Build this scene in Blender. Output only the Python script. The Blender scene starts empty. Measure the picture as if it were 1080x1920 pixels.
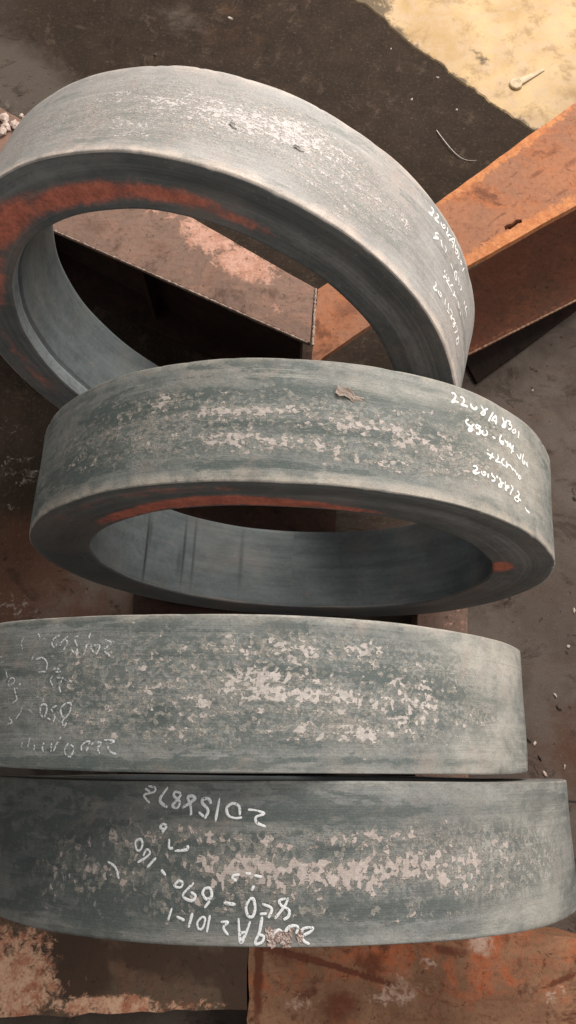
import bpy, bmesh, math, random
import numpy as np
from mathutils import Vector, Matrix, noise as mnoise
random.seed(7)
S = bpy.context.scene
COL = S.collection
R_ = math.radians

# ------------------------------------------------------------------ camera
CAM_H = 1.76
cam = bpy.data.cameras.new('camera')
cam.sensor_fit = 'VERTICAL'
cam.sensor_height = 24.0
cam.sensor_width = 13.5
cam.lens = 1500.0 / 1920.0 * 24.0
cam.clip_start = 0.02
cam.clip_end = 100
co = bpy.data.objects.new('camera', cam)
co.location = (0, 0, CAM_H)
co.rotation_euler = (R_(17.4), 0, 0)
COL.objects.link(co)
S.camera = co

# ------------------------------------------------------------------ light: dim hall, big bright opening up and to the right
W = bpy.data.worlds.new('World')
S.world = W
W.use_nodes = True
W.node_tree.nodes['Background'].inputs[0].default_value = (1.0, 0.99, 0.97, 1)
W.node_tree.nodes['Background'].inputs[1].default_value = 0.34


def area(name, loc, target, sx, sy, power, col):
    l = bpy.data.lights.new(name, 'AREA')
    l.shape = 'RECTANGLE'
    l.size, l.size_y = sx, sy
    l.energy = power
    l.color = col
    o = bpy.data.objects.new(name, l)
    o.location = loc
    o.rotation_euler = (Vector(target) - Vector(loc)).to_track_quat('-Z', 'Y').to_euler()
    COL.objects.link(o)
    return o


area('hall_opening_light', (0.85, 2.9, 2.35), (0.0, 0.6, 0.3), 2.2, 1.5, 158, (1.0, 0.93, 0.86))
area('side_window_light', (2.3, 0.2, 2.5), (0.0, 0.3, 0.4), 1.3, 1.2, 48, (1.0, 0.95, 0.92))
S.view_settings.view_transform = 'Standard'
S.view_settings.look = 'None'
S.view_settings.exposure = 0.0
S.view_settings.gamma = 1.0
S.render.engine = 'CYCLES'

# ------------------------------------------------------------------ measured data: ring poses, stain and tone masks, handwriting (degrees round the ring, mm along it)
STROKES = {
 (2,0): [[(28.03,-69.1),(28.47,-70.8),(28.91,-68.2),(28.75,-63.6),(28.02,-56.4),(28.79,-59.4),(29.57,-59.9)], [(29.97,-68.3),(30.49,-68.7),(30.88,-66),(30.71,-62.1),(30.24,-57.9),(30.93,-58.3),(31.75,-58.4)], [(32.48,-64.6),(32.71,-60.1),(33.44,-58.9),(33.99,-61.6),(33.83,-64.1)], [(35.11,-69.3),(35.61,-64.7),(36.25,-61.2),(35.84,-56.3),(35.13,-55.6),(35.46,-59.3),(36.26,-64.1),(37.04,-68.4)], [(38.61,-66.9),(37.87,-58.5),(37.14,-49.8)], [(39.46,-64.2),(38.71,-59.2),(38.03,-52.3)], [(39.38,-64.5),(39.46,-58.1),(39.18,-50.1)], [(38.55,-54.4),(39.71,-55.5)], [(41.44,-66.8),(41.72,-61.6),(42.33,-58.7),(41.98,-53.4),(41.19,-51.9),(41.52,-55.9),(42.52,-62.2),(42.87,-66)], [(43.03,-65.7),(44.04,-66.1),(43.5,-61),(44.35,-61.8),(44.14,-56.7),(43.1,-52.3)], [(45.2,-58),(44.46,-53.1),(44.97,-51.9),(45.72,-55.7),(45.75,-59.2),(45.2,-58)], [(47.08,-60.8),(46.91,-55.1),(46.58,-48.5)]],
 (2,1): [[(31.99,-40.5),(31.35,-37.3),(31.45,-34),(32.39,-31.7),(32.86,-29.2),(32.37,-25.4),(31.95,-25.5),(32.39,-30.3),(33.37,-37.4)], [(34.11,-39),(33.65,-33),(34.47,-33.4),(34.96,-30.3),(34.32,-25.3),(33.7,-25.4)], [(34.11,-37.6),(35.11,-36.3)], [(35.61,-33.1),(35.34,-29),(35.85,-26.9),(36.59,-29.4),(36.72,-33.5),(36.41,-35.7)], [(38.14,-29.6),(38.98,-29.5)], [(40.95,-39.2),(40.31,-32.6),(40.43,-27.1),(41.02,-25.6),(41.35,-29.3),(40.59,-28.9)], [(41.91,-34.6),(42.14,-31.2),(42.96,-33.2)], [(42.65,-34.6),(42.58,-25)], [(43.79,-33.8),(43.02,-28.2),(44.08,-27.2)], [(43.78,-32.3),(43.72,-24.9)], [(44.82,-33.4),(44.07,-25.7),(44.8,-23.1)], [(44.61,-29.2),(43.67,-18.2)], [(45.8,-22.9),(46.95,-18.7),(47.65,-27.5)], [(48.81,-30.5),(48.23,-22.5),(48.32,-15.6),(49.16,-17.1),(49.36,-20),(48.52,-18.5)], [(50.07,-21.8),(50.53,-15.8),(49.96,-17.9),(50.43,-22.1)]],
 (2,2): [[(36.76,-8),(36.65,-6.3)], [(36.32,-2.3),(37.37,-1.2),(38.35,0.1)], [(38.05,-6),(37.59,-0.5),(37.13,5)], [(39.29,-7.1),(39.62,-4.4),(39.36,0.1),(38.78,3.7),(39.57,3.6),(40.4,2.4)], [(41.41,-5.6),(40.66,-1),(40.75,3.9),(41.59,4.8)], [(42.27,-4.1),(41.95,6.3),(42.49,1.1),(43.14,-0.4)], [(43.14,-0.4),(43.66,0.7),(44.17,4.7),(44.47,0.8)], [(44.58,4.3),(45.2,3.5),(45.67,8.1),(46.04,5.2)], [(46.24,8.6),(46.81,11.3),(47.39,8.2),(46.7,6.9),(46.24,8.6)]],
 (2,3): [[(32.84,23.5),(33.42,21.9),(33.8,23.9),(33.5,27.7),(32.82,30.6),(33.29,32.5),(34.47,28.6)], [(34.88,25.6),(34.96,29.8),(35.46,30.8),(35.88,28),(35.68,25.6),(35.27,28.1)], [(36.61,26),(36.48,32.3)], [(37.58,22.9),(37.67,26.6),(38.32,28.1),(38.41,30.6),(37.96,33.5),(37.38,33.8)], [(38.78,24.9),(39.33,26.3)], [(39.8,25),(40.01,28.4),(40.45,32),(40.31,36.7),(39.6,38.1),(39.62,35.3),(40.33,32.2),(41.06,30.2)], [(41.69,26.6),(41.53,31.4),(41.88,34.6),(42.51,33.2),(42.78,31.3),(42.02,32),(41.5,36.5),(41.73,38.8),(42.12,36.3)], [(43.45,27.9),(44.23,30.1),(43.65,35.9),(43.09,42.1)], [(45.74,31.4),(46.46,32.1),(46.28,36.5),(45.09,41.3),(44.65,44.4),(45.33,46.4),(46.05,44.9),(46.38,40.8),(45.52,40.9)], [(46.23,41.1),(47.11,42.1)]],
 (2,4): [[(48.77,47.6),(49.22,51.2),(50.5,52.7)]],
 (1,0): [[(44.96,-72.5),(45.6,-73.4),(45.91,-70.6),(45.59,-64),(44.83,-60.2),(45.43,-60.2),(45.94,-62.1)], [(46.89,-74.2),(47.44,-74.3),(47.51,-70.8),(46.78,-63),(47.36,-62.4),(48.13,-63.8)], [(48.68,-70.1),(49.06,-66.4),(49.85,-66.4),(50.22,-71.3),(49.88,-73.9),(49.34,-68.6)], [(50.96,-77.2),(51.35,-71.9),(51.14,-65.7),(51.86,-64.5),(51.85,-68.6),(52.84,-73.3)], [(52.49,-61.2),(53.17,-69.6),(54.16,-77.5),(54.33,-70.4),(54.35,-59.7)], [(53.25,-68.2),(53.99,-67.8)], [(55.15,-73.7),(55.32,-66.7),(56.63,-71.7),(56.16,-61.8),(55.5,-63.9)], [(57,-72.5),(57.47,-67.8),(57.13,-62),(57.85,-64.5)], [(58.7,-70),(58.99,-63.8),(59.56,-67.2),(58.9,-69.4)], [(61.16,-71.6),(60.63,-60.2)]],
 (1,1): [[(48.79,-46.4),(47.91,-41.2),(48.36,-37.6),(49.13,-39.4),(47.59,-28.7),(48.4,-36.9)], [(49.92,-43.4),(50.47,-38.5),(50.98,-34.8)], [(51.48,-43.2),(52.22,-41.7),(52.34,-35.5),(52.41,-42.2)], [(55.1,-34.7),(56.4,-32.8)], [(58.61,-40.8),(57.75,-38),(57.62,-31.4),(58.48,-27.6),(58.93,-30),(58.11,-37.1)], [(59.54,-39.1),(60.34,-35.3),(60.48,-29.2)], [(61.44,-37.3),(62.17,-35.5),(61.95,-29.3)], [(65.42,-32.5),(65.45,-25.5)], [(67.49,-37),(66.74,-26.4),(68.21,-27.6),(68.94,-25.4)]],
 (1,2): [[(53.85,-10.8),(53.69,-5.6)], [(54.66,-9.3),(54.7,-6.6)], [(53.91,4.1),(54.26,-1.9),(55.34,-4.3)], [(55.41,-9.3),(56.17,-7.5),(55.25,0.3),(56.39,-0.1),(57.48,-0.1),(58.28,1.1)], [(58.19,-10.7),(57.9,-10.6),(57,-3)], [(59.24,-8.9),(59.38,-2.8),(58.94,1.8),(59.94,-3.9),(60.95,-4.2)], [(61.72,-5.7),(63.16,-0.8)], [(64.15,-1.8),(64.61,2.6)]],
 (1,3): [[(51.69,27.1),(52.11,30.9),(51.81,36.8),(51.52,40.8),(52.11,40.4),(52.86,36.6)], [(53.43,33),(53.55,37),(54.46,36.9),(54.4,32),(53.87,32.8)], [(56.36,27.8),(56.65,38.3)], [(57.95,25.2),(58.04,30.5),(58.7,33.7)], [(57.98,39.7),(58.99,37.5)], [(58.96,28.9),(60.17,28.3),(60.47,32.1),(60.09,37.7),(60.76,39.9)], [(60.14,38.3),(62.05,29.9),(62.09,34.6)], [(61.74,39),(62.35,41.7),(63.02,32.1),(61.79,39.6),(63.22,27.8)], [(63.76,29),(64.76,30.1),(64.95,31.8),(63.66,45)], [(66.38,31),(66.88,32.7),(66.35,37.2),(65.74,45.2),(66.78,47.2),(67.3,35.8),(66.2,38.2)]],
 (3,0): [[(-17.4,-55.2),(-16.69,-53.1),(-16,-52.4),(-16.82,-47.9),(-17.36,-43.4),(-16.4,-36.7)], [(-19.43,-49),(-18.21,-48.8),(-18.61,-40.3),(-19.02,-41),(-19.7,-46.4),(-19.43,-49)], [(-19.97,-63.7),(-20.23,-55.8)], [(-20.38,-51.2),(-20.82,-38)], [(-21.98,-60.2),(-22.6,-59),(-22.53,-54.3),(-22.02,-48.2),(-22.09,-38.2)], [(-23.17,-45.8),(-22.56,-41.7)], [(-23.73,-61.4),(-24.97,-55),(-25.35,-50.4)], [(-24.32,-56.2),(-23.94,-53.4),(-24.67,-42.8)], [(-25.44,-62.6),(-26.54,-58.9),(-26.92,-53.6),(-26.48,-48.7),(-25.85,-52.6)], [(-29.98,-66.3),(-29.46,-59.2)], [(-28.72,-59.6),(-28.43,-57.5)], [(-33.09,-62.1),(-33.52,-56),(-33.08,-48.9)], [(-39.51,-59.5),(-38.97,-54.9)]],
 (3,1): [[(-30.9,-34.4),(-30.28,-42.4)], [(-29.9,-36.1),(-28.43,-37.1),(-27.48,-31.4),(-27.46,-23.4)], [(-28.99,-21.3),(-27.54,-21.4)], [(-26.29,-23.8),(-25.38,-24.3),(-24.65,-20.9),(-25.56,-21)], [(-24.55,-14.3),(-22.41,-9.4)], [(-24.29,-12.3),(-24.61,-4.4),(-24.28,2.1)], [(-25.21,-13.7),(-24.55,-14.3)], [(-26.05,-16.5),(-26.42,-11.3),(-25.86,-5.2)], [(-38.98,-40.7),(-38.01,-41.7)], [(-38.75,-32.1),(-37.25,-37.2)]],
 (3,2): [[(-36.61,-24.4),(-36.11,-16.7)], [(-34.91,-16.4),(-35.57,-13.1),(-35.42,-6.9),(-34.32,-10.1),(-34.28,-14.2),(-34.91,-16.4)], [(-32.64,-9.7),(-33.46,-3.1)], [(-22.28,13.9),(-23.02,13.8),(-23.92,18.3),(-23.94,24.1),(-23.2,29.8),(-22.44,24.1),(-22.24,16.4),(-22.5,13.2)], [(-23.2,29.8),(-23.56,34.3),(-23.16,39.3),(-22.81,34.3)], [(-24.72,16.3),(-25.57,18.9)], [(-25.77,20.2),(-24.97,27.9),(-25.38,36.9)], [(-26.29,29.8),(-25.68,32.4)], [(-27.37,14.2),(-26.63,16.9),(-26.62,24),(-26.99,29.2),(-27.66,24.6),(-27.79,17.5),(-27.37,14.2)], [(-30.17,20.6),(-29.24,23.9)], [(-31.54,16.5),(-32.02,25.1),(-32.95,31.7)], [(-34.05,-4.6),(-33.44,3.6),(-33.05,9),(-33.93,13)], [(-34.41,28.9),(-33.58,34.3),(-34.5,36.9)]],
 (3,3): [[(-16.3,52.5),(-14.71,53.6),(-15.57,59.2),(-15.13,64.6),(-14.19,67)], [(-18.43,57.7),(-17.6,55.1),(-16.64,56),(-17.24,61.2),(-16.79,66.7)], [(-19.82,64),(-19.89,59.1),(-19.16,54.7),(-18.56,55.2),(-19.03,64.5)], [(-22.17,56.2),(-22.6,61.9),(-22.53,66.8),(-21.96,70.2),(-21.46,69.2),(-21.16,61.7),(-21.73,58)], [(-23.53,49.4),(-24.25,58.3),(-24.68,65.2)], [(-25.16,56.5),(-25.11,65.9)], [(-26.51,56),(-26.77,61.1),(-26.56,66.1)], [(-28.33,58.7),(-28.34,64.4)], [(-29.34,49.8),(-29.61,61.4)], [(-30.84,56.4),(-30.98,61.5)]],
 (4,0): [[(-4.41,-51.1),(-3.24,-50.4),(-2.06,-47.3),(-3.22,-44),(-3.09,-38.3),(-1.8,-34.4)], [(-5.56,-45.4),(-5.71,-54.3),(-6.67,-57.1),(-7.48,-52.5),(-7.22,-45.2),(-6.26,-42.6),(-5.21,-43.3)], [(-8.6,-62.2),(-9.1,-39.1)], [(-9.85,-56.3),(-10.17,-61.2),(-11.02,-61.1),(-11.12,-57),(-10.23,-49.8),(-10.67,-41.6)], [(-11.64,-48),(-10.8,-43.2)], [(-14.19,-51.8),(-13.1,-56.8),(-12.26,-61.8),(-12.77,-64.2),(-13.39,-62.5),(-12.96,-55.2),(-12.78,-46.2),(-12.96,-46.2)], [(-14.42,-66.6),(-15.32,-68.1),(-15.55,-64),(-14.62,-58.3),(-14.95,-51.7),(-15.73,-54),(-14.89,-60.7),(-14.41,-65.7)], [(-16.52,-73),(-17.73,-59.6),(-16.49,-51.8)], [(-19.72,-73.6),(-18.63,-72),(-18.73,-67.8),(-20.32,-64.6),(-20.01,-60.1),(-19.29,-56)], [(-20.25,-71),(-19.4,-67.7)]],
 (4,1): [[(-17.14,-35.8),(-17.49,-31.6),(-16.83,-30.1),(-16.53,-33.4),(-17.14,-35.8)], [(-16.83,-30.1),(-17.19,-26)], [(-15.99,-20.6),(-15.92,-11.8),(-15.29,-11.9)], [(-15.02,-8.8),(-13.17,-10.8),(-13.13,-15.1)], [(-5.35,12.1),(-6.24,12.9),(-6.34,15.9),(-5.77,18.1)], [(-4.57,10.9),(-3.79,11.1)], [(-3.34,12.6),(-2.23,14)], [(-3.32,22.3),(-3.7,26.8)]],
 (4,2): [[(-20.98,-19.1),(-21.41,-16.1),(-21.15,-8.8),(-20.6,-8.2),(-20.24,-13.1),(-20.43,-18.8),(-20.98,-19.1)], [(-20.88,4),(-19.59,-1.2),(-18.9,-6.2),(-19.53,-9.3),(-20.01,-2.7)], [(-17.89,-1.7),(-19.24,8.2)], [(-16.99,10),(-16.22,15.1)], [(-14.02,18.3),(-14.82,24.5),(-13.85,25.8),(-13.58,21.2),(-14.26,19.1)], [(-11.89,20.8),(-13.45,33.1),(-12.14,38),(-11.59,33.4),(-12.3,29.8)], [(-10.48,26.4),(-9.57,25.5),(-9.26,32.8),(-9.97,36),(-10.57,30.9),(-10.36,26.4)], [(-9.51,37.3),(-10.26,44.2)], [(-7.54,38.7),(-5.87,40.3)], [(-3.94,34.9),(-4.41,42.3),(-4.12,50.3),(-3.46,50.9),(-3.15,43.6),(-3.39,34.8),(-3.94,34.9)], [(-2.48,48.6),(-1.5,48.1)], [(-2.18,39.1),(-0.86,43.4),(-1.28,52.2)], [(1.09,33.8),(0.22,36),(0.45,40.4),(1.54,44.8),(1.44,50.6),(0.79,53.5)], [(1.42,33),(0.99,40.4),(-0.19,50.7),(-0.41,51.4)]],
 (4,3): [[(-15.02,45.5),(-15.52,57.5)], [(-14.25,53.4),(-13.06,56.7)], [(-11.95,49),(-12.44,63.1)], [(-10.56,52.3),(-11.21,58.3),(-10.95,64.1),(-10.39,62.5),(-10.1,54.4),(-10.56,52.3)], [(-9.44,50.6),(-9.81,66.7)], [(-7.89,56.8),(-6.85,56.6),(-7.49,61.8),(-6.8,68.8)], [(-5.43,52.7),(-5.27,65.7),(-5.02,74.9),(-4.39,67),(-3.77,55.3)], [(-5.16,66.4),(-4.4,65.5)], [(-2.15,50.8),(-2.45,63.8),(-2.97,72.5),(-2.96,76.1),(-2.1,73.8),(-1.89,68.8),(-2.55,67.4)], [(-0.37,76.6),(-0.6,68),(0.15,62.9),(0.7,67.9),(0.81,75.8)], [(1.02,64.3),(1.77,59.3),(2.75,60),(2.53,66.5)], [(3.29,65.8),(3.51,61.5),(4.81,60.8),(4.49,64.4),(3.4,68.6),(3.62,72.9),(4.37,75.8)]],
 (4,4): [[(-25.97,4.9),(-24.58,10.1),(-23.88,21.1)]],
}
MASKS = {
 1: {'flake': [(-5.5,-5.6,8.1,22.3,0.8),(4.9,-5.1,7.5,20.6,1.2),(14.9,-21.0,5.9,23.4,1.35),(24.6,-12.1,5.4,25.8,0.8),(-11.1,43.0,6.8,14.3,0.6),(37.2,-2.1,4.9,20.5,0.4),(-23.8,8.1,5.5,25.1,0.3),(-3.3,1.3,16.7,39.6,0.42),(25.5,13.4,9.9,37.9,0.42),(-29.5,17.2,10.4,35.0,0.3)], 'dark': [(6.4,-65.0,10.2,7.8,0.4),(24.9,57.3,6.1,9.8,0.5),(34.2,58.8,4.0,9.5,0.5),(13.7,-80.6,5.1,5.7,0.4)]},
 2: {'flake': [(-4.8,-9.3,9.7,6.4,1.2),(-11.0,-8.3,7.4,5.8,1.25),(4.1,-7.0,5.3,5.7,1.1),(13.1,0.5,6.5,7.8,1),(21.9,6.5,6.2,11.6,0.8),(0.8,31.5,6.9,8.3,1),(-10.7,26.1,5.4,7.8,1),(15.1,44.1,7.5,8.3,0.8),(7.8,40.9,5.3,7.6,0.8),(-27.1,-10.6,5.3,7.7,0.5),(-43.5,-1.4,6.8,11.8,0.35),(27.3,22.9,6.8,18.1,0.45),(34.8,-36.7,6.9,17.0,0.3),(-4.6,5.0,26.4,32.0,0.42),(-23.6,4.3,19.5,37.3,0.4),(18.9,14.5,14.8,32.1,0.42)], 'dark': [(-32.3,-29.0,9.3,9.5,0.7),(4.2,14.2,8.7,4.9,0.8),(-16.0,-33.9,8.8,7.5,0.5),(-6.4,8.7,10.6,5.0,0.8),(-42.1,39.7,9.1,20.2,0.7),(8.4,-37.8,10.9,7.3,0.7),(-4.2,60.8,17.3,5.5,0.5),(22.9,-35.5,6.4,8.9,0.4)], 'pale': [(43.9,4.2,11.3,63.0,0.8),(20.8,-54.3,9.3,10.5,0.5),(32.2,-61.8,6.5,15.5,0.5)]},
 3: {'flake': [(11.6,1.5,10.2,7.3,1.4),(5.4,-14.3,4.6,9.1,1.3),(-4.3,14.0,5.4,21.2,0.7),(-12.3,3.2,5.7,25.5,0.5),(18.8,39.4,6.6,7.3,1.15),(23.2,4.3,4.0,7.0,1.2),(32.9,6.1,3.9,9.6,1),(14.7,-46.6,10.6,12.9,0.75),(3.0,-43.6,7.7,12.7,0.6),(-0.4,41.1,6.0,14.2,0.5),(28.7,30.8,5.9,11.6,0.7),(33.2,-36.6,4.5,4.9,0.6),(42.8,15.3,6.6,11.3,0.4),(-6.2,-31.2,6.3,11.5,0.5),(7.0,-1.6,25.2,42.2,0.46),(-12.4,-2.5,13.1,45.5,0.4),(25.0,-3.3,13.9,44.0,0.45)], 'dark': [(10.0,-22.1,6.2,4.6,1),(35.3,-13.0,3.5,11.1,0.9),(-8.1,25.4,1.4,10.0,1),(28.7,22.0,1.8,8.2,1),(-15.6,76.7,21.7,4.3,0.8),(28.5,71.0,14.5,5.1,0.7),(14.7,-70.3,16.4,6.0,0.4),(25.1,-21.0,5.6,7.1,0.7),(5.6,53.9,11.2,7.6,0.4)], 'pale': [(52.5,-54.8,12.1,41.5,0.9),(50.9,38.8,10.6,38.7,0.7)]},
 4: {'flake': [(5.9,14.1,11.3,12.1,1.3),(-5.4,4.5,6.0,17.3,1.05),(18.5,5.4,10.1,14.5,1.3),(29.6,5.8,10.4,21.5,0.7),(2.9,-19.1,10.6,7.2,0.8),(13.7,-24.0,8.1,7.3,0.8),(-10.6,38.1,6.2,10.0,0.5),(-26.0,23.0,9.6,18.3,0.3),(-14.9,-17.2,4.9,7.3,0.35),(2.9,48.9,5.2,4.9,0.5),(20.8,52.2,6.9,4.0,0.4),(-6.1,22.2,6.0,10.0,0.8),(5.9,11.6,28.6,31.4,0.45),(-21.5,10.8,15.1,36.5,0.38),(27.6,5.2,16.9,32.0,0.5)], 'dark': [(-1.7,-45.0,19.8,7.4,0.8),(24.2,-49.8,14.2,4.9,0.6),(29.2,45.6,10.1,7.3,0.8),(-31.5,-1.5,22.1,65.3,0.6),(9.6,44.4,11.4,5.9,0.8),(-12.9,43.7,9.4,12.5,0.6),(9.7,-13.8,4.7,3.1,0.8)], 'pale': [(44.9,12.4,12.0,62.9,0.8)]},  # broad left dark and right pale also paint in some side lighting
}
POSE = {
 1: dict(c=(-0.1258, 0.753, 0.4674), x=(0.96294, -0.26973, 0.0), y=(0.03851, 0.13748, 0.98976), z=(-0.26696, -0.95307, 0.14277), R=0.4474, W=0.1763, r=0.3504),
 2: dict(c=(0.0084, 0.3957, 0.4383), x=(0.99848, -0.05508, 0.0), y=(0.00058, 0.01051, 0.99994), z=(-0.05508, -0.99843, 0.01053), R=0.4255, W=0.1653, r=0.3309),
 3: dict(c=(-0.0755, 0.0808, 0.4473), x=(0.99987, -0.01631, 0.0), y=(-0.00027, -0.01682, 0.99986), z=(-0.0163, -0.99973, -0.01682), R=0.4339, W=0.1678, r=0.3420),
 4: dict(c=(-0.0101, -0.1016, 0.4363), x=(0.99998, -0.00667, 0.0), y=(5e-05, 0.00692, 0.99998), z=(-0.00666, -0.99995, 0.00692), R=0.4238, W=0.1595, r=0.3340),
}


# ------------------------------------------------------------------ node helper
class NB:
    def __init__(self, name):
        self.m = bpy.data.materials.new(name)
        self.m.use_nodes = True
        self.t = self.m.node_tree
        self.b = self.t.nodes['Principled BSDF']
        self.o = self.t.nodes['Material Output']

    def n(self, typ, **k):
        nd = self.t.nodes.new(typ)
        for a, v in k.items():
            setattr(nd, a, v)
        return nd

    def put(self, sock, v):
        if hasattr(v, 'is_output'):
            self.t.links.new(v, sock)
        elif v is not None:
            if sock.type == 'RGBA' and len(v) == 3:
                v = (*v, 1)
            sock.default_value = v

    def math(self, op, a, b=0.0, c=0.0, clamp=False):
        nd = self.n('ShaderNodeMath', operation=op, use_clamp=clamp)
        for i, v in enumerate((a, b, c)):
            self.put(nd.inputs[i], v)
        return nd.outputs[0]

    def step(self, x, lo, hi, a=0.0, b=1.0):
        nd = self.n('ShaderNodeMapRange', interpolation_type='SMOOTHSTEP')
        for i, v in enumerate((x, lo, hi, a, b)):
            self.put(nd.inputs[i], v)
        return nd.outputs[0]

    def mix(self, f, a, b, mode='MIX'):
        nd = self.n('ShaderNodeMix', data_type='RGBA', blend_type=mode)
        self.put(nd.inputs[0], f)
        self.put(nd.inputs[6], a)
        self.put(nd.inputs[7], b)
        return nd.outputs[2]

    def vec(self, v, sc=(1, 1, 1), off=(0, 0, 0), rot=(0, 0, 0)):
        nd = self.n('ShaderNodeMapping')
        self.put(nd.inputs[0], v)
        nd.inputs[1].default_value = off
        nd.inputs[2].default_value = rot
        nd.inputs[3].default_value = sc
        return nd.outputs[0]

    def noise(self, v, scale, detail=5.0, rough=0.55, dist=0.0):
        nd = self.n('ShaderNodeTexNoise')
        self.put(nd.inputs['Vector'], v)
        nd.inputs['Scale'].default_value = scale
        nd.inputs['Detail'].default_value = detail
        nd.inputs['Roughness'].default_value = rough
        nd.inputs['Distortion'].default_value = dist
        return nd.outputs['Fac']

    def voro(self, v, scale, feature='F1', out='Distance'):
        nd = self.n('ShaderNodeTexVoronoi', feature=feature)
        self.put(nd.inputs['Vector'], v)
        nd.inputs['Scale'].default_value = scale
        return nd.outputs[out]

    def attr(self, name):
        return self.n('ShaderNodeAttribute', attribute_name=name).outputs['Fac']

    def uv(self):
        return self.n('ShaderNodeUVMap', uv_map='UVMap').outputs[0]

    def obj(self):
        return self.n('ShaderNodeTexCoord').outputs['Object']

    def bump(self, h, dist, strength=1.0, prev=None):
        nd = self.n('ShaderNodeBump')
        nd.inputs['Strength'].default_value = strength
        nd.inputs['Distance'].default_value = dist
        self.put(nd.inputs['Height'], h)
        if prev is not None:
            self.put(nd.inputs['Normal'], prev)
        return nd.outputs[0]

    def done(self, col, rough, nrm=None, spec=0.35):
        self.put(self.b.inputs['Base Color'], col)
        self.put(self.b.inputs['Roughness'], rough)
        self.b.inputs['Specular IOR Level'].default_value = spec
        if nrm is not None:
            self.put(self.b.inputs['Normal'], nrm)
        return self.m


def ring_material(name, seed, lo, hi, flake_a, flake_b, scale=80.0, grow=(1, 1.3, 1)):
    """mill-scaled forged steel: grey green oxide, streaks along the turn, flaked-off pale patches"""
    q = NB(name)
    v = q.vec(q.uv(), off=(seed * 1.7, seed * 0.9, seed))
    mott = q.noise(q.vec(v, (1, 1.5, 1)), 16, 9, 0.66, 0.3)
    mid = q.noise(q.vec(v, (1, 1.4, 1)), 55, 6, 0.65)
    streak = q.noise(q.vec(v, (1.6, 42, 1)), 3.0, 5, 0.6)
    fine = q.noise(v, 420, 4, 0.7)
    f = q.math('ADD', q.math('MULTIPLY', mott, 0.50), q.math('MULTIPLY', streak, 0.38))
    f = q.math('ADD', f, q.math('MULTIPLY', mid, 0.28))
    f = q.math('ADD', f, q.math('MULTIPLY', q.math('SUBTRACT', q.noise(v, 85, 6, 0.75), 0.5), 0.22))
    col = q.mix(q.step(f, 0.40, 0.76), lo, hi)
    # brownish hue drift
    hue = q.noise(v, 7, 4, 0.6)
    col = q.mix(q.step(hue, 0.46, 0.72, 0, 0.5), col, (hi[0] * 1.08, hi[1] * 0.93, hi[2] * 0.86))
    # ragged darker oxide films lying along the turn
    grit0 = q.noise(v, 150, 4, 0.7)
    film = q.math('ADD', q.noise(q.vec(v, (1.8, 9, 1)), 3.4, 8, 0.66, 0.4), q.math('MULTIPLY', q.math('SUBTRACT', mid, 0.5), 0.35))
    dk = q.attr('dark')
    fm = q.step(q.math('ADD', film, q.math('MULTIPLY', dk, 0.20)), 0.565, 0.61)
    dcol = q.mix(mid, (lo[0] * 0.62, lo[1] * 0.68, lo[2] * 0.67), (lo[0] * 1.05, lo[1] * 1.1, lo[2] * 1.08))
    col = q.mix(q.math('MULTIPLY', fm, 0.82), col, dcol)
    film2 = q.math('ADD', q.noise(q.vec(v, (1.3, 38, 1)), 3.0, 7, 0.7, 0.2), q.math('MULTIPLY', q.math('SUBTRACT', grit0, 0.5), 0.35))
    col = q.mix(q.math('MULTIPLY', q.step(film2, 0.60, 0.66), 0.6), col, (lo[0] * 0.55, lo[1] * 0.6, lo[2] * 0.6))
    pf = q.noise(q.vec(v, (1.5, 14, 1)), 4.1, 8, 0.68, 0.3)
    col = q.mix(q.step(pf, 0.57, 0.66, 0, 0.5), col, (hi[0] * 1.28, hi[1] * 1.22, hi[2] * 1.18))
    dark = q.math('MULTIPLY', dk, q.step(q.math('ADD', streak, q.math('MULTIPLY', mid, 0.7)), 0.62, 0.98, 0.3, 0.9))
    col = q.mix(dark, col, (lo[0] * 0.66, lo[1] * 0.73, lo[2] * 0.72))
    pale = q.math('MULTIPLY', q.attr('pale'), q.step(q.math('ADD', mott, q.math('MULTIPLY', mid, 0.6)), 0.55, 1.0, 0.35, 1.0))
    col = q.mix(pale, col, (hi[0] * 1.6, hi[1] * 1.48, hi[2] * 1.38))
    cov = q.attr('flake')
    grit = q.noise(q.vec(v, (1, 1.25, 1)), 130, 5, 0.75, 0.4)
    gsc = q.step(cov, 0.0, 0.5, 0.28, 0.85)
    col = q.mix(q.math('MULTIPLY', q.step(grit, 0.52, 0.66), q.math('MULTIPLY', gsc, 0.55)), col, (hi[0] * 1.2, hi[1] * 1.1, hi[2] * 1.03))
    col = q.mix(q.math('MULTIPLY', q.step(grit, 0.48, 0.34), q.math('MULTIPLY', gsc, 0.6)), col, (lo[0] * 0.7, lo[1] * 0.72, lo[2] * 0.7))
    pk = q.noise(v, 18, 6, 0.7, 0.5)
    col = q.mix(q.step(pk, 0.54, 0.70, 0, 0.5), col, (hi[0] * 1.1, hi[1] * 0.88, hi[2] * 0.80))
    # flaked-off scale: clusters of small ragged cells
    wn = q.n('ShaderNodeTexNoise')
    q.put(wn.inputs['Vector'], v)
    wn.inputs['Scale'].default_value = scale * 0.9
    wn.inputs['Detail'].default_value = 4
    wo = q.n('ShaderNodeVectorMath', operation='SCALE')
    q.put(wo.inputs[0], wn.outputs['Color'])
    wo.inputs['Scale'].default_value = 0.0052 * 100 / scale
    wv = q.n('ShaderNodeVectorMath', operation='ADD')
    q.put(wv.inputs[0], v)
    q.put(wv.inputs[1], wo.outputs[0])
    wvec = q.vec(wv.outputs[0], grow)
    vc = q.voro(wvec, scale * 2.0, 'F1', 'Color')
    sx = q.n('ShaderNodeSeparateColor')
    q.put(sx.inputs[0], vc)
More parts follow.
